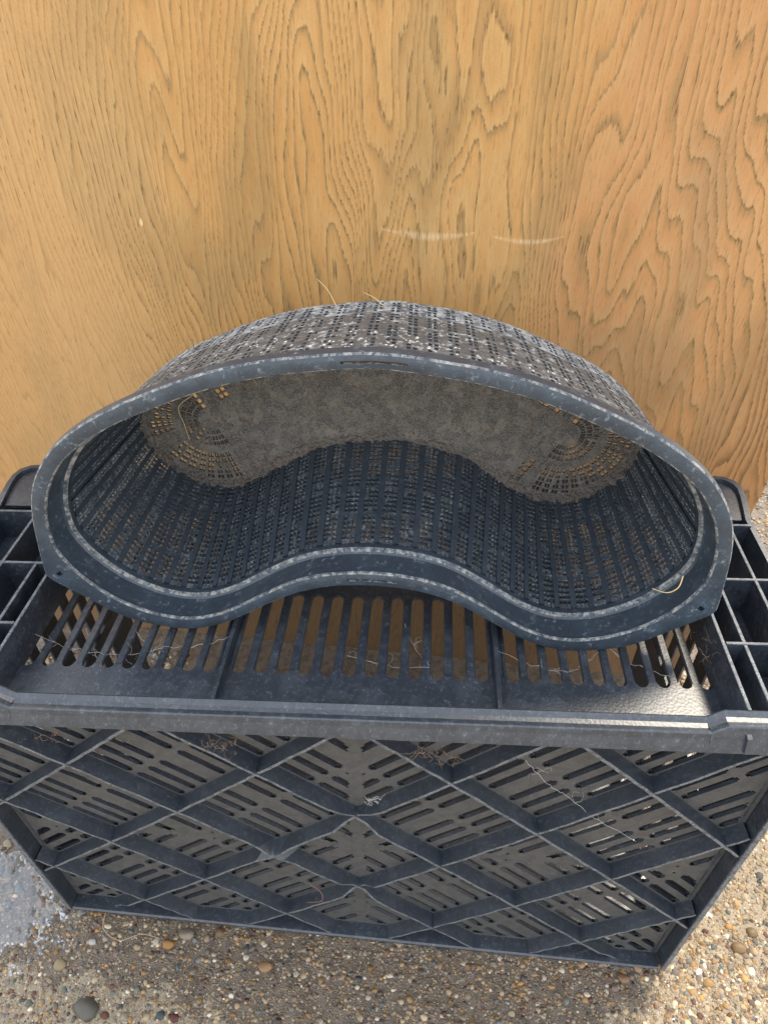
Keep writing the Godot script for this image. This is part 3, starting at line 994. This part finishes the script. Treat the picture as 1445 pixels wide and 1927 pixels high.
				(inn if isrib or ul[a][1] == 0 and convex else bars).quadh(wallp(u0, wa, ei), wallp(u1, wa, ei), wallp(u1, wb, ei), wallp(u0, wb, ei), -ha3)
				var ob := band if wa > 0.108 else out
				ob.quadh(wallp(u0, wa, th), wallp(u1, wa, th), wallp(u1, wb, th), wallp(u0, wb, th), ha3)
			if isrib:
				# the raised edge of the rib
				var ue := u1 if a == 0 else u0
				inn.quadh(wallp(ue, w0, -0.0010), wallp(ue, BL, -0.0010), wallp(ue, BL, 0.0006), wallp(ue, w0, 0.0006), wallp(um, 0.06, 0) - wallp(ue, 0.06, 0))
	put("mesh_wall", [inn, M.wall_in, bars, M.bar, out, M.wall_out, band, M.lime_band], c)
	# ---- floor, with fans of square holes round the two lobes
	var fi := MB.new()
	var fo := MB.new()
	var hs := MB.new()
	var rows := []
	for r0 in [0.0105, 0.0158, 0.0211, 0.0330, 0.0383, 0.0436, 0.0489, 0.0542]:
		rows.append([r0, r0 + 0.0037])
	var fd := MB.new()
	for s in NS:
		var ua := float(s) / NS
		var mp := wallp(ua + 0.5 / NS, BL, 0.0)
		var ends := smoothstep(0.085, 0.145, absf(mp.x))
		var lower := 1.0 - smoothstep(0.06, 0.10, mp.y)
		var fan_in := rng.randf() < ends * (1.0 if mp.x > 0.0 else 0.8)
		var fan_out := rng.randf() < maxf(ends * 0.95, 0.25 * lower * smoothstep(0.05, 0.09, absf(mp.x)))
		var ul := [[0.0, 0], [0.17, 1], [0.45, 0], [0.55, 1], [0.83, 0], [1.0, 0]]
		for a in ul.size() - 1:
			var u0: float = ua + ul[a][0] / NS
			var u1: float = ua + ul[a + 1][0] / NS
			var B0 := wallp(u0, BL, 0.0)
			var B1v := wallp(u1, BL, 0.0)
			var P0 := Vector2(B0.x, B0.y)
			var P1 := Vector2(B1v.x, B1v.y)
			var S0 := spine_near(P0)
			var S1 := spine_near(P1)
			var R := minf(P0.distance_to(S0), P1.distance_to(S1))
			var tl := [[0.0, 0]]
			for rw in rows:
				if rw[1] < R - 0.006:
					tl.append([rw[0] / R, 1]); tl.append([rw[1] / R, 0])
			tl.append([1.0, 0])
			for k in tl.size() - 1:
				var ta: float = tl[k][0]
				var tb: float = tl[k + 1][0]
				var q := [S0.lerp(P0, ta), S1.lerp(P1, ta), S1.lerp(P1, tb), S0.lerp(P0, tb)]
				var ce: Vector2 = (q[0] + q[2]) * 0.5
				var hole: bool = ul[a][1] == 1 and tl[k][1] == 1
				var zi := -BL + 0.0024
				var zo := -BL
				if hole:
					var open: bool = (fan_in if ta * R < 0.03 else fan_out) and rng.randf() > 0.10
					if not open:
						# filled with soil, a little below the surface
						var near := 0.8 * smoothstep(0.07, 0.13, absf(ce.x))
						if rng.randf() < near:
							var zd := zi - 0.0006
							fd.quadh(Vector3(q[0].x, q[0].y, zd), Vector3(q[1].x, q[1].y, zd), Vector3(q[2].x, q[2].y, zd), Vector3(q[3].x, q[3].y, zd), Vector3(0, 0, 1))
							fo.quadh(Vector3(q[0].x, q[0].y, zo), Vector3(q[1].x, q[1].y, zo), Vector3(q[2].x, q[2].y, zo), Vector3(q[3].x, q[3].y, zo), Vector3(0, 0, -1))
							continue
						hole = false
				if hole:
					for e in 4:
						var x0: Vector2 = q[e]
						var x1: Vector2 = q[(e + 1) % 4]
						var hv := ce - (x0 + x1) * 0.5
						hs.quadh(Vector3(x0.x, x0.y, zi), Vector3(x1.x, x1.y, zi), Vector3(x1.x, x1.y, zo), Vector3(x0.x, x0.y, zo), Vector3(hv.x, hv.y, 0))
					continue
				fi.quadh(Vector3(q[0].x, q[0].y, zi), Vector3(q[1].x, q[1].y, zi), Vector3(q[2].x, q[2].y, zi), Vector3(q[3].x, q[3].y, zi), Vector3(0, 0, 1))
				fo.quadh(Vector3(q[0].x, q[0].y, zo), Vector3(q[1].x, q[1].y, zo), Vector3(q[2].x, q[2].y, zo), Vector3(q[3].x, q[3].y, zo), Vector3(0, 0, -1))
	put("floor", [fi, M.floor_in, fo, M.wall_out, hs, M.wall_in, fd, M.soil], c)
	# ---- lime plugs in the holes of the upper wall
	var lp := MB.new()
	for p in plugs:
		if rng.randf() < 0.25: continue
		for q in 2 + rng.randi() % 3:
			var cu: float = p[0] + rng.randf_range(-1.0, 1.0) * 0.13 / NS
			var cw: float = p[1] + rng.randf_range(-0.0024, 0.0024)
			var rr := rng.randf_range(0.0005, 0.0017)
			var cen := wallp(cu, cw, 0.0024)
			var nn2 := normat(cu)
			var up3 := Vector3(nn2.x, nn2.y, 0)
			var tg := Vector3(nn2.y, -nn2.x, 0)
			var bk := Vector3(0, 0, 1)
			var ph := rng.randf() * 6.0
			var ringp := PackedVector3Array()
			for k in 9:
				var aa := TAU * k / 9.0
				var r3 := rr * (1.0 + 0.22 * sin(aa * 3.0 + ph))
				ringp.append(cen + tg * cos(aa) * r3 + bk * sin(aa) * r3 * 1.2 - up3 * 0.0003)
			var tip := cen + up3 * rr * 0.25
			for k in 9:
				var a4 := ringp[k]
				var b4 := ringp[(k + 1) % 9]
				lp.smooth_tri(a4, b4, tip, ((a4 - cen) * 400.0 + up3 * 0.5).normalized(), ((b4 - cen) * 400.0 + up3 * 0.5).normalized(), up3)
	var lo := put("lime_crust", [lp, M.lime], c)
	lo.set_meta("kind", "stuff")
	return c

func build_soil(basket: Node3D):
	# crumbly bead of dried soil where floor and wall meet
	var b := MB.new()
	var f := FastNoiseLite.new()
	f.seed = 9; f.frequency = 1.0; f.fractal_octaves = 3
	var N := 520
	var K := 7
	var prev := []
	for i in N + 1:
		var u := lerpf(0.225, 0.775, float(i) / N)
		var endf := smoothstep(0.0, 0.06, float(i) / N) * (1.0 - smoothstep(0.94, 1.0, float(i) / N))
		var nn := normat(u)
		var cen := wallp(u, BL - 0.0020, -0.0006)
		var cur := []
		for k in K:
			var a := PI * (0.5 + 0.5) * k / (K - 1.0)
			# from the wall (towards the viewer) round to the floor (inwards)
			var r := maxf(0.0003, 0.0024 + 0.0030 * f.get_noise_2d(u * 190.0, k * 0.9) + 0.0034 * f.get_noise_2d(u * 28.0 + 7.0, 3.0)) * endf + 0.0002
			var inward := Vector3(-nn.x, -nn.y, 0)
			var towards := Vector3(0, 0, 1)
			var ang := lerpf(-0.25, PI * 0.5 + 0.2, k / (K - 1.0))
			cur.append(cen + inward * r * (sin(ang) * 1.7 + 0.1) + towards * r * (cos(ang) * 1.0))
		if prev.size() > 0:
			for k in K - 1:
				b.quadh(prev[k], cur[k], cur[k + 1], prev[k + 1], Vector3(-nn.x, -nn.y, 1))
		prev = cur
	# loose crumbs
	rng.seed = 91
	for k in 260:
		var u := rng.randf_range(0.24, 0.76)
		var nn := normat(u)
		var p := wallp(u, BL - 0.0028, -0.0030 - absf(rng.randfn(0, 0.004)))
		var r := rng.randf_range(0.0004, 0.0012)
		crumb(b, p, r)
	var o := put("soil_residue", [b, M.soil])
	o.transform = basket.transform
	tag(o, "crumbly ridge of dried brown soil along the inside bottom edge of the basket", "soil")

func crumb(b: MB, p: Vector3, r: float):
	var t := [Vector3(1, 0, 0), Vector3(0, 1, 0), Vector3(0, 0, 1), Vector3(-1, 0, 0), Vector3(0, -1, 0), Vector3(0, 0, -1)]
	var q := []
	for d in t: q.append(p + (d as Vector3) * r * rng.randf_range(0.6, 1.3))
	for f in [[0, 1, 2], [1, 3, 2], [3, 4, 2], [4, 0, 2], [1, 0, 5], [3, 1, 5], [4, 3, 5], [0, 4, 5]]:
		b.trih(q[f[0]], q[f[1]], q[f[2]], (q[f[0]] + q[f[1]] + q[f[2]]) / 3.0 - p)

# ------------------------------------------------------------------ ground
func damp_shade_field(x: float, z: float, f: FastNoiseLite) -> float:
	# 1 where the ground is darkened: damp, plus the crate's cast shade put into colour
	var e := 0.285 - 0.7 * z + 0.05 * f.get_noise_2d(x * 9.0, z * 9.0) + 0.02 * f.get_noise_2d(x * 40.0, z * 40.0)  # right-hand limit follows the crate's shadow line from its corner
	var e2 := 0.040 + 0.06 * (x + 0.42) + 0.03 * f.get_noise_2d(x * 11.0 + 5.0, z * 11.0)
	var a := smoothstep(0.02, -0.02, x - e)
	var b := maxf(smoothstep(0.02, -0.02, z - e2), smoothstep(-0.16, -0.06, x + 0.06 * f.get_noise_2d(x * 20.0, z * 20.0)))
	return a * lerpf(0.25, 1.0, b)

func pebble_mesh(seed_: int, angular: float) -> ArrayMesh:
	var sp := SphereMesh.new()
	sp.radial_segments = 9; sp.rings = 5; sp.radius = 1.0; sp.height = 2.0
	var a := sp.get_mesh_arrays()
	var v: PackedVector3Array = a[Mesh.ARRAY_VERTEX]
	var f := FastNoiseLite.new()
	f.seed = seed_; f.frequency = 0.8
	var r2 := RandomNumberGenerator.new()
	r2.seed = seed_
	var cuts := []
	for k in 5: cuts.append([Vector3(r2.randfn(), r2.randfn(), r2.randfn()).normalized(), r2.randf_range(0.55, 0.85)])
	for i in v.size():
		var p := v[i] * (1.0 + 0.35 * f.get_noise_3dv(v[i] * 1.5))
		for c in cuts:
			var d: float = p.dot(c[0])
			if d > c[1]: p -= c[0] * (d - c[1]) * angular
		v[i] = p
	a[Mesh.ARRAY_VERTEX] = v
	var st := SurfaceTool.new()
	st.create_from_arrays(a)
	st.generate_normals()
	return st.commit()

func build_ground():
	var f := FastNoiseLite.new()
	f.seed = 3; f.frequency = 1.0; f.fractal_octaves = 3
	# dry sheet that reaches far, and the finer patch coloured by damp and painted shade
	var dry := MB.new()
	var damp_shade := MB.new()
	var st := 0.006
	var nx := 220
	var nz := 180
	var x0 := -0.62
	var z0 := -0.85
	var h := func(x: float, z: float) -> float:
		var edge := minf(minf(x - x0, x0 + nx * st - x), minf(z - z0, z0 + nz * st - z))
		return 0.0016 * f.get_noise_2d(x * 14.0, z * 14.0) * smoothstep(0.0, 0.08, edge)
	for i in nx:
		for j in nz:
			var xa := x0 + i * st
			var za := z0 + j * st
			var a := Vector3(xa, h.call(xa, za), za)
			var b := Vector3(xa + st, h.call(xa + st, za), za)
			var c := Vector3(xa + st, h.call(xa + st, za + st), za + st)
			var d := Vector3(xa, h.call(xa, za + st), za + st)
			(damp_shade if damp_shade_field(xa + st * 0.5, za + st * 0.5, f) > 0.5 else dry).quadh(a, b, c, d, Vector3.UP)
	var x1 := x0 + nx * st
	var z1 := z0 + nz * st
	for r in [[-40.0, x0, -40.0, 40.0], [x1, 40.0, -40.0, 40.0], [x0, x1, -40.0, z0], [x0, x1, z1, 40.0]]:
		dry.quadh(Vector3(r[0], 0, r[2]), Vector3(r[1], 0, r[2]), Vector3(r[1], 0, r[3]), Vector3(r[0], 0, r[3]), Vector3.UP)
	var g := put("ground", [dry, M.ground, damp_shade, M.ground_damp_shade])
	g.set_meta("kind", "structure")
	g.set_meta("label", "worn gravelly concrete ground, damp and painted with shade in front of the crate"); g.set_meta("category", "ground")
	# gravel
	var pal := [Color(0.52, 0.45, 0.35), Color(0.62, 0.55, 0.44), Color(0.44, 0.37, 0.29), Color(0.36, 0.32, 0.27), Color(0.70, 0.62, 0.49), Color(0.55, 0.40, 0.20), Color(0.60, 0.44, 0.24), Color(0.30, 0.17, 0.13), Color(0.22, 0.22, 0.22), Color(0.34, 0.37, 0.37), Color(0.76, 0.72, 0.65), Color(0.50, 0.42, 0.38), Color(0.47, 0.43, 0.37), Color(0.58, 0.50, 0.39)]
	rng.seed = 777
	var sets := {}
	for kind in 4: sets[kind] = [[], []]
	var damp_shade_sets := {}
	for kind in 4: damp_shade_sets[kind] = [[], []]
	var zones := [[-0.46, 0.50, -0.03, 0.125, 0.0023], [0.27, 0.62, -0.30, 0.125, 0.0028], [0.36, 0.95, -0.84, -0.25, 0.0050], [-0.60, -0.27, -0.34, -0.0, 0.0042], [-0.9, 1.0, 0.125, 0.30, 0.0065]]
	for zn in zones:
		var cnt := int((zn[1] - zn[0]) * (zn[3] - zn[2]) / (zn[4] * zn[4]))
		for k in cnt:
			var x := rng.randf_range(zn[0], zn[1])
			var z := rng.randf_range(zn[2], zn[3])
			if absf(x) < 0.285 and z < -0.012 and z > -0.26: continue
			if x < BX1 + 0.002 and z < -board_z(x) + 0.004 and z > -board_z(x) - 0.02: continue
			var u := rng.randf()
			var r: float = zn[4] * (0.22 + 0.30 * u + 0.85 * pow(u, 12.0) + 0.7 * pow(rng.randf(), 36.0))
			var wv := damp_shade_field(x, z, f)
			var c: Color = pal[rng.randi() % pal.size()]
			var br := rng.randf_range(0.72, 1.12)
			c = Color(c.r * br, c.g * br, c.b * br).lerp(Color(0.52, 0.46, 0.38), rng.randf() * 0.5)
			var lin := c.srgb_to_linear()
			var in_damp_shade := wv > 0.5
			lin = Color(lin.r * lerpf(1.3, 1.0, wv), lin.g * lerpf(1.3, 0.97, wv), lin.b * lerpf(1.25, 0.94, wv))  # lighter on the sunlit side, shade put into the rest with the damp
			var bs := Basis.from_euler(Vector3(rng.randf() * TAU, rng.randf() * TAU, rng.randf() * TAU)).scaled(Vector3(r * rng.randf_range(0.8, 1.35), r * 0.8, r * rng.randf_range(0.8, 1.2)))
			var kind := rng.randi() % 4
			var dst: Array = (damp_shade_sets if in_damp_shade else sets)[kind]
			dst[0].append(Transform3D(bs, Vector3(x, h.call(x, z) + r * rng.randf_range(-0.42, 0.12), z)))
			dst[1].append(lin)
	for pair in [[sets, M.grain, "gravel", "loose dry sand-coloured gravel grains covering the concrete"], [damp_shade_sets, M.damp_shade_grain, "damp_shade_gravel", "damp brown gravel grains with shade in their colour in front of the crate"]]:
		for kind in 4:
			var dst: Array = pair[0][kind]
			var mm := MultiMesh.new()
			mm.transform_format = MultiMesh.TRANSFORM_3D
			mm.use_colors = true
			var pm := pebble_mesh(50 + kind, 0.8)
			pm.surface_set_material(0, pair[1])
			mm.mesh = pm
			mm.instance_count = dst[0].size()
			for i in dst[0].size():
				mm.set_instance_transform(i, dst[0][i]); mm.set_instance_color(i, dst[1][i])
			var mi := MultiMeshInstance3D.new()
			mi.multimesh = mm
			mi.name = numbered(self, pair[2])
			add_child(mi)
			mi.set_meta("kind", "stuff")
			tag(mi, pair[3], "gravel")
	# stones large enough to tell apart
	var stones := [
		[-0.175, 0.008, 0.0072, Color(0.55, 0.49, 0.42), "cream pebble with a grey ring in front of the crate's lower edge"],
		[-0.142, 0.004, 0.0058, Color(0.44, 0.34, 0.23), "brown rounded pebble touching the crate's lower edge"],
		[-0.191, 0.018, 0.0056, Color(0.62, 0.44, 0.22), "flat ochre pebble beside the cream ringed pebble"],
		[-0.291, 0.043, 0.0062, Color(0.58, 0.50, 0.37), "tan blocky pebble at the edge of the puddle"],
		[-0.251, 0.077, 0.0115, Color(0.36, 0.34, 0.30), "large grey-brown half-buried stone in front of the puddle"],
		[-0.090, 0.031, 0.0060, Color(0.60, 0.46, 0.31), "long tilted orange-brown chip on the darker ground"],
		[-0.180, 0.076, 0.0042, Color(0.24, 0.29, 0.30), "small slate-blue pebble beside a dark red one"],
		[-0.166, 0.077, 0.0044, Color(0.34, 0.15, 0.12), "small dark red pebble beside a slate-blue one"],
		[0.378, -0.019, 0.0070, Color(0.50, 0.40, 0.26), "smooth tan pebble on dry gravel right of the crate"],
		[0.395, -0.033, 0.0062, Color(0.47, 0.38, 0.24), "angular ochre pebble on dry gravel right of the crate"],
		[0.338, 0.014, 0.0052, Color(0.62, 0.48, 0.29), "yellowish pebble on dry gravel in front of the crate corner"],
		[0.257, 0.016, 0.0056, Color(0.52, 0.40, 0.28), "rusty brown chip under the crate's lower right corner"],
		[-0.267, 0.021, 0.0040, Color(0.70, 0.69, 0.66), "small white pebble near the puddle"]]
	var idx := 0
	for s in stones:
		var m := MeshInstance3D.new()
		var pm := pebble_mesh(200 + idx, 0.7)
		var mat := tri_mat(M.stone_tex, 30.0, 0.55)
		mat.albedo_color = s[3]
		pm.surface_set_material(0, mat)
		m.mesh = pm
		m.name = numbered(self, "pebble")
		add_child(m)
		var r: float = s[2]
		m.basis = Basis.from_euler(Vector3(0.2, idx * 1.3, 0.1)).scaled(Vector3(r * 1.15, r * 0.62, r * 0.9))
		m.position = Vector3(s[0], r * 0.16, s[1])
		tag(m, s[4], "pebble", "larger pebbles on the ground")
		idx += 1
	# puddle: a thin skin of water whose edge winds between the grains
	var wf := FastNoiseLite.new()
	wf.seed = 17; wf.frequency = 1.0; wf.fractal_octaves = 3
	var wm := MB.new()
	var fm := MB.new()
	var cs := 0.0016
	var px0 := -0.50
	var pz0 := -0.14
	var pnx := 170
	var pnz := 140
	var ht := PackedFloat32Array()
	ht.resize((pnx + 1) * (pnz + 1))
	for i in pnx + 1:
		for j in pnz + 1:
			var x := px0 + i * cs
			var z := pz0 + j * cs
			var dd := Vector2((x + 0.384) / 0.064, (z + 0.006) / 0.046).length()
			var F := 1.0 - dd + 0.75 * wf.get_noise_2d(x * 45.0, z * 45.0) * smoothstep(0.25, 1.1, dd) + 0.45 * wf.get_noise_2d(x * 130.0, z * 130.0) * smoothstep(0.4, 1.2, dd)
			ht[i * (pnz + 1) + j] = 0.0034 * smoothstep(-0.25, 0.30, F) - 0.0016 * (1.0 - smoothstep(-0.3, -0.05, F)) + 0.00010 * wf.get_noise_2d(x * 60.0 + 9.0, z * 60.0)
	var hp := func(i: int, j: int) -> Vector3: return Vector3(px0 + i * cs, ht[i * (pnz + 1) + j], pz0 + j * cs)
	var hn := func(i: int, j: int) -> Vector3:
		var i0 := maxi(i - 1, 0); var i1 := mini(i + 1, pnx); var jj0 := maxi(j - 1, 0); var jj1 := mini(j + 1, pnz)
		return Vector3(-(ht[i1 * (pnz + 1) + j] - ht[i0 * (pnz + 1) + j]) / (cs * 2.0), 1.0, -(ht[i * (pnz + 1) + jj1] - ht[i * (pnz + 1) + jj0]) / (cs * 2.0)).normalized()
	for i in pnx:
		for j in pnz:
			var mx := maxf(maxf(ht[i * (pnz + 1) + j], ht[(i + 1) * (pnz + 1) + j]), maxf(ht[i * (pnz + 1) + j + 1], ht[(i + 1) * (pnz + 1) + j + 1]))
			if mx < -0.0004: continue
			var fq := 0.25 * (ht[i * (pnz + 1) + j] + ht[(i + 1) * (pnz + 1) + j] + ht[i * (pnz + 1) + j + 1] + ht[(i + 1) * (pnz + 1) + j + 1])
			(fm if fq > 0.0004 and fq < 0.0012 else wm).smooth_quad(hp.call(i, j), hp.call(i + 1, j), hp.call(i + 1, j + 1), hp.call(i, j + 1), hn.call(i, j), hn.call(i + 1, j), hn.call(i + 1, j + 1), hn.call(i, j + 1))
	var w := put("water", [wm, M.water, fm, M.edge_reflection])
	w.set_meta("kind", "structure")
	w.set_meta("label", "shallow puddle mirroring the sky left of the crate"); w.set_meta("category", "puddle")

# ------------------------------------------------------------------ strands and webs
func strand(called: String, pts: Array, r0: float, r1: float, mat: Material, label: String, category: String):
	var cv := Curve3D.new()
	for i in pts.size():
		var p: Vector3 = pts[i]
		var t: Vector3 = ((pts[mini(i + 1, pts.size() - 1)] as Vector3) - (pts[maxi(i - 1, 0)] as Vector3)) / 6.0
		cv.add_point(p, -t, t)
	cv.bake_interval = 0.002
	var b := MB.new()
	b.tube(cv.get_baked_points(), r0, r1, 6)
	var o := put(called, [b, mat])
	tag(o, label, category)

func clump(called: String, at: Vector3, spread: Vector3, count: int, seed_: int, mat: Material, label: String, category: String, rad := 0.00022, hang := 0.5):
	rng.seed = seed_
	var b := MB.new()
	for k in count:
		var p := at + Vector3(rng.randfn() * spread.x, rng.randfn() * spread.y, rng.randfn() * spread.z)
		var d := Vector3(rng.randfn(), rng.randfn() - hang, rng.randfn() * 0.6).normalized()
		var pts := PackedVector3Array()
		for s in 9:
			pts.append(p)
			d = (d + Vector3(rng.randfn(), rng.randfn(), rng.randfn()) * 0.6).normalized()
			p += d * rng.randf_range(0.0006, 0.0020)
		b.tube(pts, rad * rng.randf_range(0.6, 1.5), rad * 0.5, 4)
	var o := put(called, [b, mat])
	tag(o, label, category)

func web(at: Array, label: String, seed_: int):
	# threads sagging between anchor points, with short cross links
	rng.seed = seed_
	var b := MB.new()
	for t in at:
		var a: Vector3 = t[0]
		var e: Vector3 = t[1]
		var pts := PackedVector3Array()
		for k in 13:
			var u := k / 12.0
			pts.append(a.lerp(e, u) + Vector3(0, -0.005 * sin(PI * u), 0) + Vector3(rng.randfn(), rng.randfn(), rng.randfn()) * 0.0005)
		b.tube(pts, 0.00011, 0.00011, 3)
		for q in 3:
			var k := 1 + rng.randi() % 10
			var p := pts[k]
			var l := PackedVector3Array()
			var d := Vector3(rng.randfn(), rng.randfn() * 0.3, rng.randfn()).normalized()
			for s in 7:
				l.append(p)
				d = (d + Vector3(rng.randfn(), rng.randfn() * 0.4, rng.randfn()) * 0.6).normalized()
				p += d * 0.0022
			b.tube(l, 0.00009, 0.00006, 3)
	var o := put("cobweb", [b, M.web])
	tag(o, label, "cobweb")

func build_small(basket: Node3D):
	var T := basket.transform
	strand("dry_root", [T * Vector3(-0.146, 0.178, -0.1180), T * Vector3(-0.150, 0.150, -0.1290), T * Vector3(-0.156, 0.128, -0.1330), T * Vector3(-0.172, 0.113, -0.1350), T * Vector3(-0.170, 0.096, -0.1355), T * Vector3(-0.168, 0.082, -0.1358)], 0.0007, 0.0005, M.root, "pale wavy dry root hanging inside the basket over its floor", "root")
	strand("dry_root", [T * Vector3(-0.120, 0.170, -0.1345), T * Vector3(-0.112, 0.150, -0.1362), T * Vector3(-0.105, 0.135, -0.1366)], 0.0004, 0.0003, M.root, "short thin root lying on the basket floor beside the wavy one", "root")
	strand("dry_root", [cp(-0.043, 0.190, 0.001), cp(-0.033, 0.196, -0.003), cp(-0.034, 0.212, -0.004), cp(-0.048, 0.224, -0.002)], 0.00045, 0.0003, M.red_root, "curved reddish root hooked on a rib of the crate base", "root")
	strand("dry_root", [Vector3(-0.262, 0.006, -0.006), Vector3(-0.259, 0.005, 0.010), Vector3(-0.240, 0.004, 0.019), Vector3(-0.220, 0.004, 0.012), Vector3(-0.200, 0.003, 0.014)], 0.0005, 0.0003, M.root, "thin curved root lying on the ground under the crate's lower left corner", "root")
	strand("grass_stem", [T * Vector3(0.212, 0.066, -0.006), T * Vector3(0.210, 0.058, -0.003), T * Vector3(0.204, 0.052, -0.004), T * Vector3(0.196, 0.050, -0.010)], 0.0005, 0.0003, M.straw, "bent straw-coloured stem caught on the right rim of the basket", "stem")
	strand("grass_stem", [T * Vector3(-0.038, 0.204, -0.128), T * Vector3(-0.044, 0.214, -0.131), T * Vector3(-0.052, 0.221, -0.134)], 0.0004, 0.0002, M.straw, "thin straw standing up from the top edge of the basket", "stem")
	strand("grass_stem", [T * Vector3(-0.002, 0.2045, -0.127), T * Vector3(-0.010, 0.210, -0.130), T * Vector3(-0.018, 0.213, -0.132)], 0.0004, 0.0002, M.straw, "short straw leaning from the middle of the basket's top edge", "stem")
	clump("root_tuft", cp(-0.088, -0.046, -0.004), Vector3(0.0065, 0.0016, 0.002), 26, 5, M.dead, "brown root tuft hanging under the rail left of the middle", "tuft")
	clump("root_tuft", cp(-0.205, -0.044, -0.002), Vector3(0.004, 0.0022, 0.0015), 7, 6, M.red_root, "small reddish root tuft at the left end of the rail", "tuft")
	clump("root_tuft", cp(0.055, -0.045, -0.004), Vector3(0.008, 0.0018, 0.002), 30, 7, M.dead, "wide brown root tuft hanging under the rail right of the middle", "tuft")
	clump("dust_fluff", cp(0.014, 0.045, 0.009), Vector3(0.004, 0.002, 0.001), 16, 8, M.web, "grey fluff caught in the middle base cell of the crate", "fluff", 0.00016, 0.0)
	clump("dust_fluff", cp(0.245, -0.066, 0.080), Vector3(0.004, 0.003, 0.008), 16, 9, M.dead, "dark fluff in the last slot at the right end of the crate", "fluff", 0.00016, 0.0)
	var y := PY - 0.001
	web([[cp(-0.250, y - 0.004, 0.075), cp(-0.195, y - 0.001, 0.062)], [cp(-0.195, y - 0.001, 0.062), cp(-0.150, y, 0.070)], [cp(-0.150, y, 0.070), cp(-0.100, y - 0.005, 0.078)], [cp(-0.215, y, 0.085), cp(-0.190, y, 0.050)], [cp(-0.175, y, 0.085), cp(-0.140, y, 0.052)]], "fine cobweb strung across the left slots of the crate", 61)
	web([[cp(0.100, y - 0.004, 0.075), cp(0.150, y, 0.060)], [cp(0.150, y, 0.060), cp(0.180, y, 0.085)], [cp(0.180, y, 0.085), cp(0.220, y, 0.060)]], "fine cobweb strung across the right slots of the crate", 62)
	web([[cp(0.03, y, 0.10), cp(0.05, y, 0.06)], [cp(-0.01, y, 0.068), cp(0.05, y, 0.06)]], "fine cobweb strung across the middle slots of the crate", 63)
	web([[cp(0.120, -0.020, 0.010), cp(0.150, 0.010, 0.004)], [cp(0.150, 0.010, 0.004), cp(0.215, 0.070, 0.003)]], "cobweb threads between the ribs of the crate base", 64)

# ------------------------------------------------------------------
func _ready():
	# camera
	var cam := Camera3D.new()
	cam.name = "camera"
	var right := Vector3(0.99764447, 0.00600527, -0.06833332)
	var up := Vector3(-0.04847302, 0.76657541, -0.64032219)
	var fwd := Vector3(-0.04853733, -0.64212622, -0.76506081)
	cam.transform = Transform3D(Basis(right, up, -fwd).orthonormalized(), Vector3(0.03612, GY + 0.45962, 0.24875))
	cam.fov = 73.73
	cam.near = 0.01
	cam.far = 200.0
	add_child(cam)
	# sky and exposure: bright, slightly hazy cloud cover
	var env := Environment.new()
	env.background_mode = Environment.BG_SKY
	var sm := ProceduralSkyMaterial.new()
	sm.sky_top_color = Color(0.74, 0.77, 0.82)
	sm.sky_horizon_color = Color(0.94, 0.93, 0.90)
	sm.sky_curve = 0.25
	sm.ground_bottom_color = Color(0.35, 0.32, 0.28)
	sm.ground_horizon_color = Color(0.6, 0.58, 0.54)
	sm.sun_angle_max = 0.0
	var sky := Sky.new()
	sky.sky_material = sm
	env.sky = sky
	env.tonemap_mode = Environment.TONE_MAPPER_LINEAR
	env.tonemap_exposure = 3.45
	env.sdfgi_enabled = true
	env.ssao_enabled = true
	env.ssil_enabled = true
	var we := WorldEnvironment.new()
	we.environment = env
	add_child(we)
	# sun through thin haze, high, from behind the board on the right: it passes the board's right edge
	var sun := DirectionalLight3D.new()
	sun.name = "sun"
	sun.light_energy = 0.45
	sun.light_angular_distance = 14.0
	sun.light_color = Color(1.0, 0.95, 0.87)
	sun.shadow_enabled = true
	add_child(sun)
	sun.look_at_from_position(Vector3(0.330, 0.848, -0.415) * 5.0, Vector3.ZERO)
	# things
	make_materials()
	M.stone_tex = stone_texture()
	build_ground()
	build_board()
	build_crate()
	var basket = build_basket()
	build_soil(basket)
	build_small(basket)

func stone_texture() -> ImageTexture:
	var S := 256
	return blend_texture(S, Color(0.86, 0.86, 0.86), [
		[noise_bytes(S, 10.0, 71, 4), 0.35, 0.75, Color(1, 1, 1), 0.8],
		[noise_bytes(S, 40.0, 72, 3), 0.6, 0.8, Color(0.6, 0.6, 0.6), 0.7]])
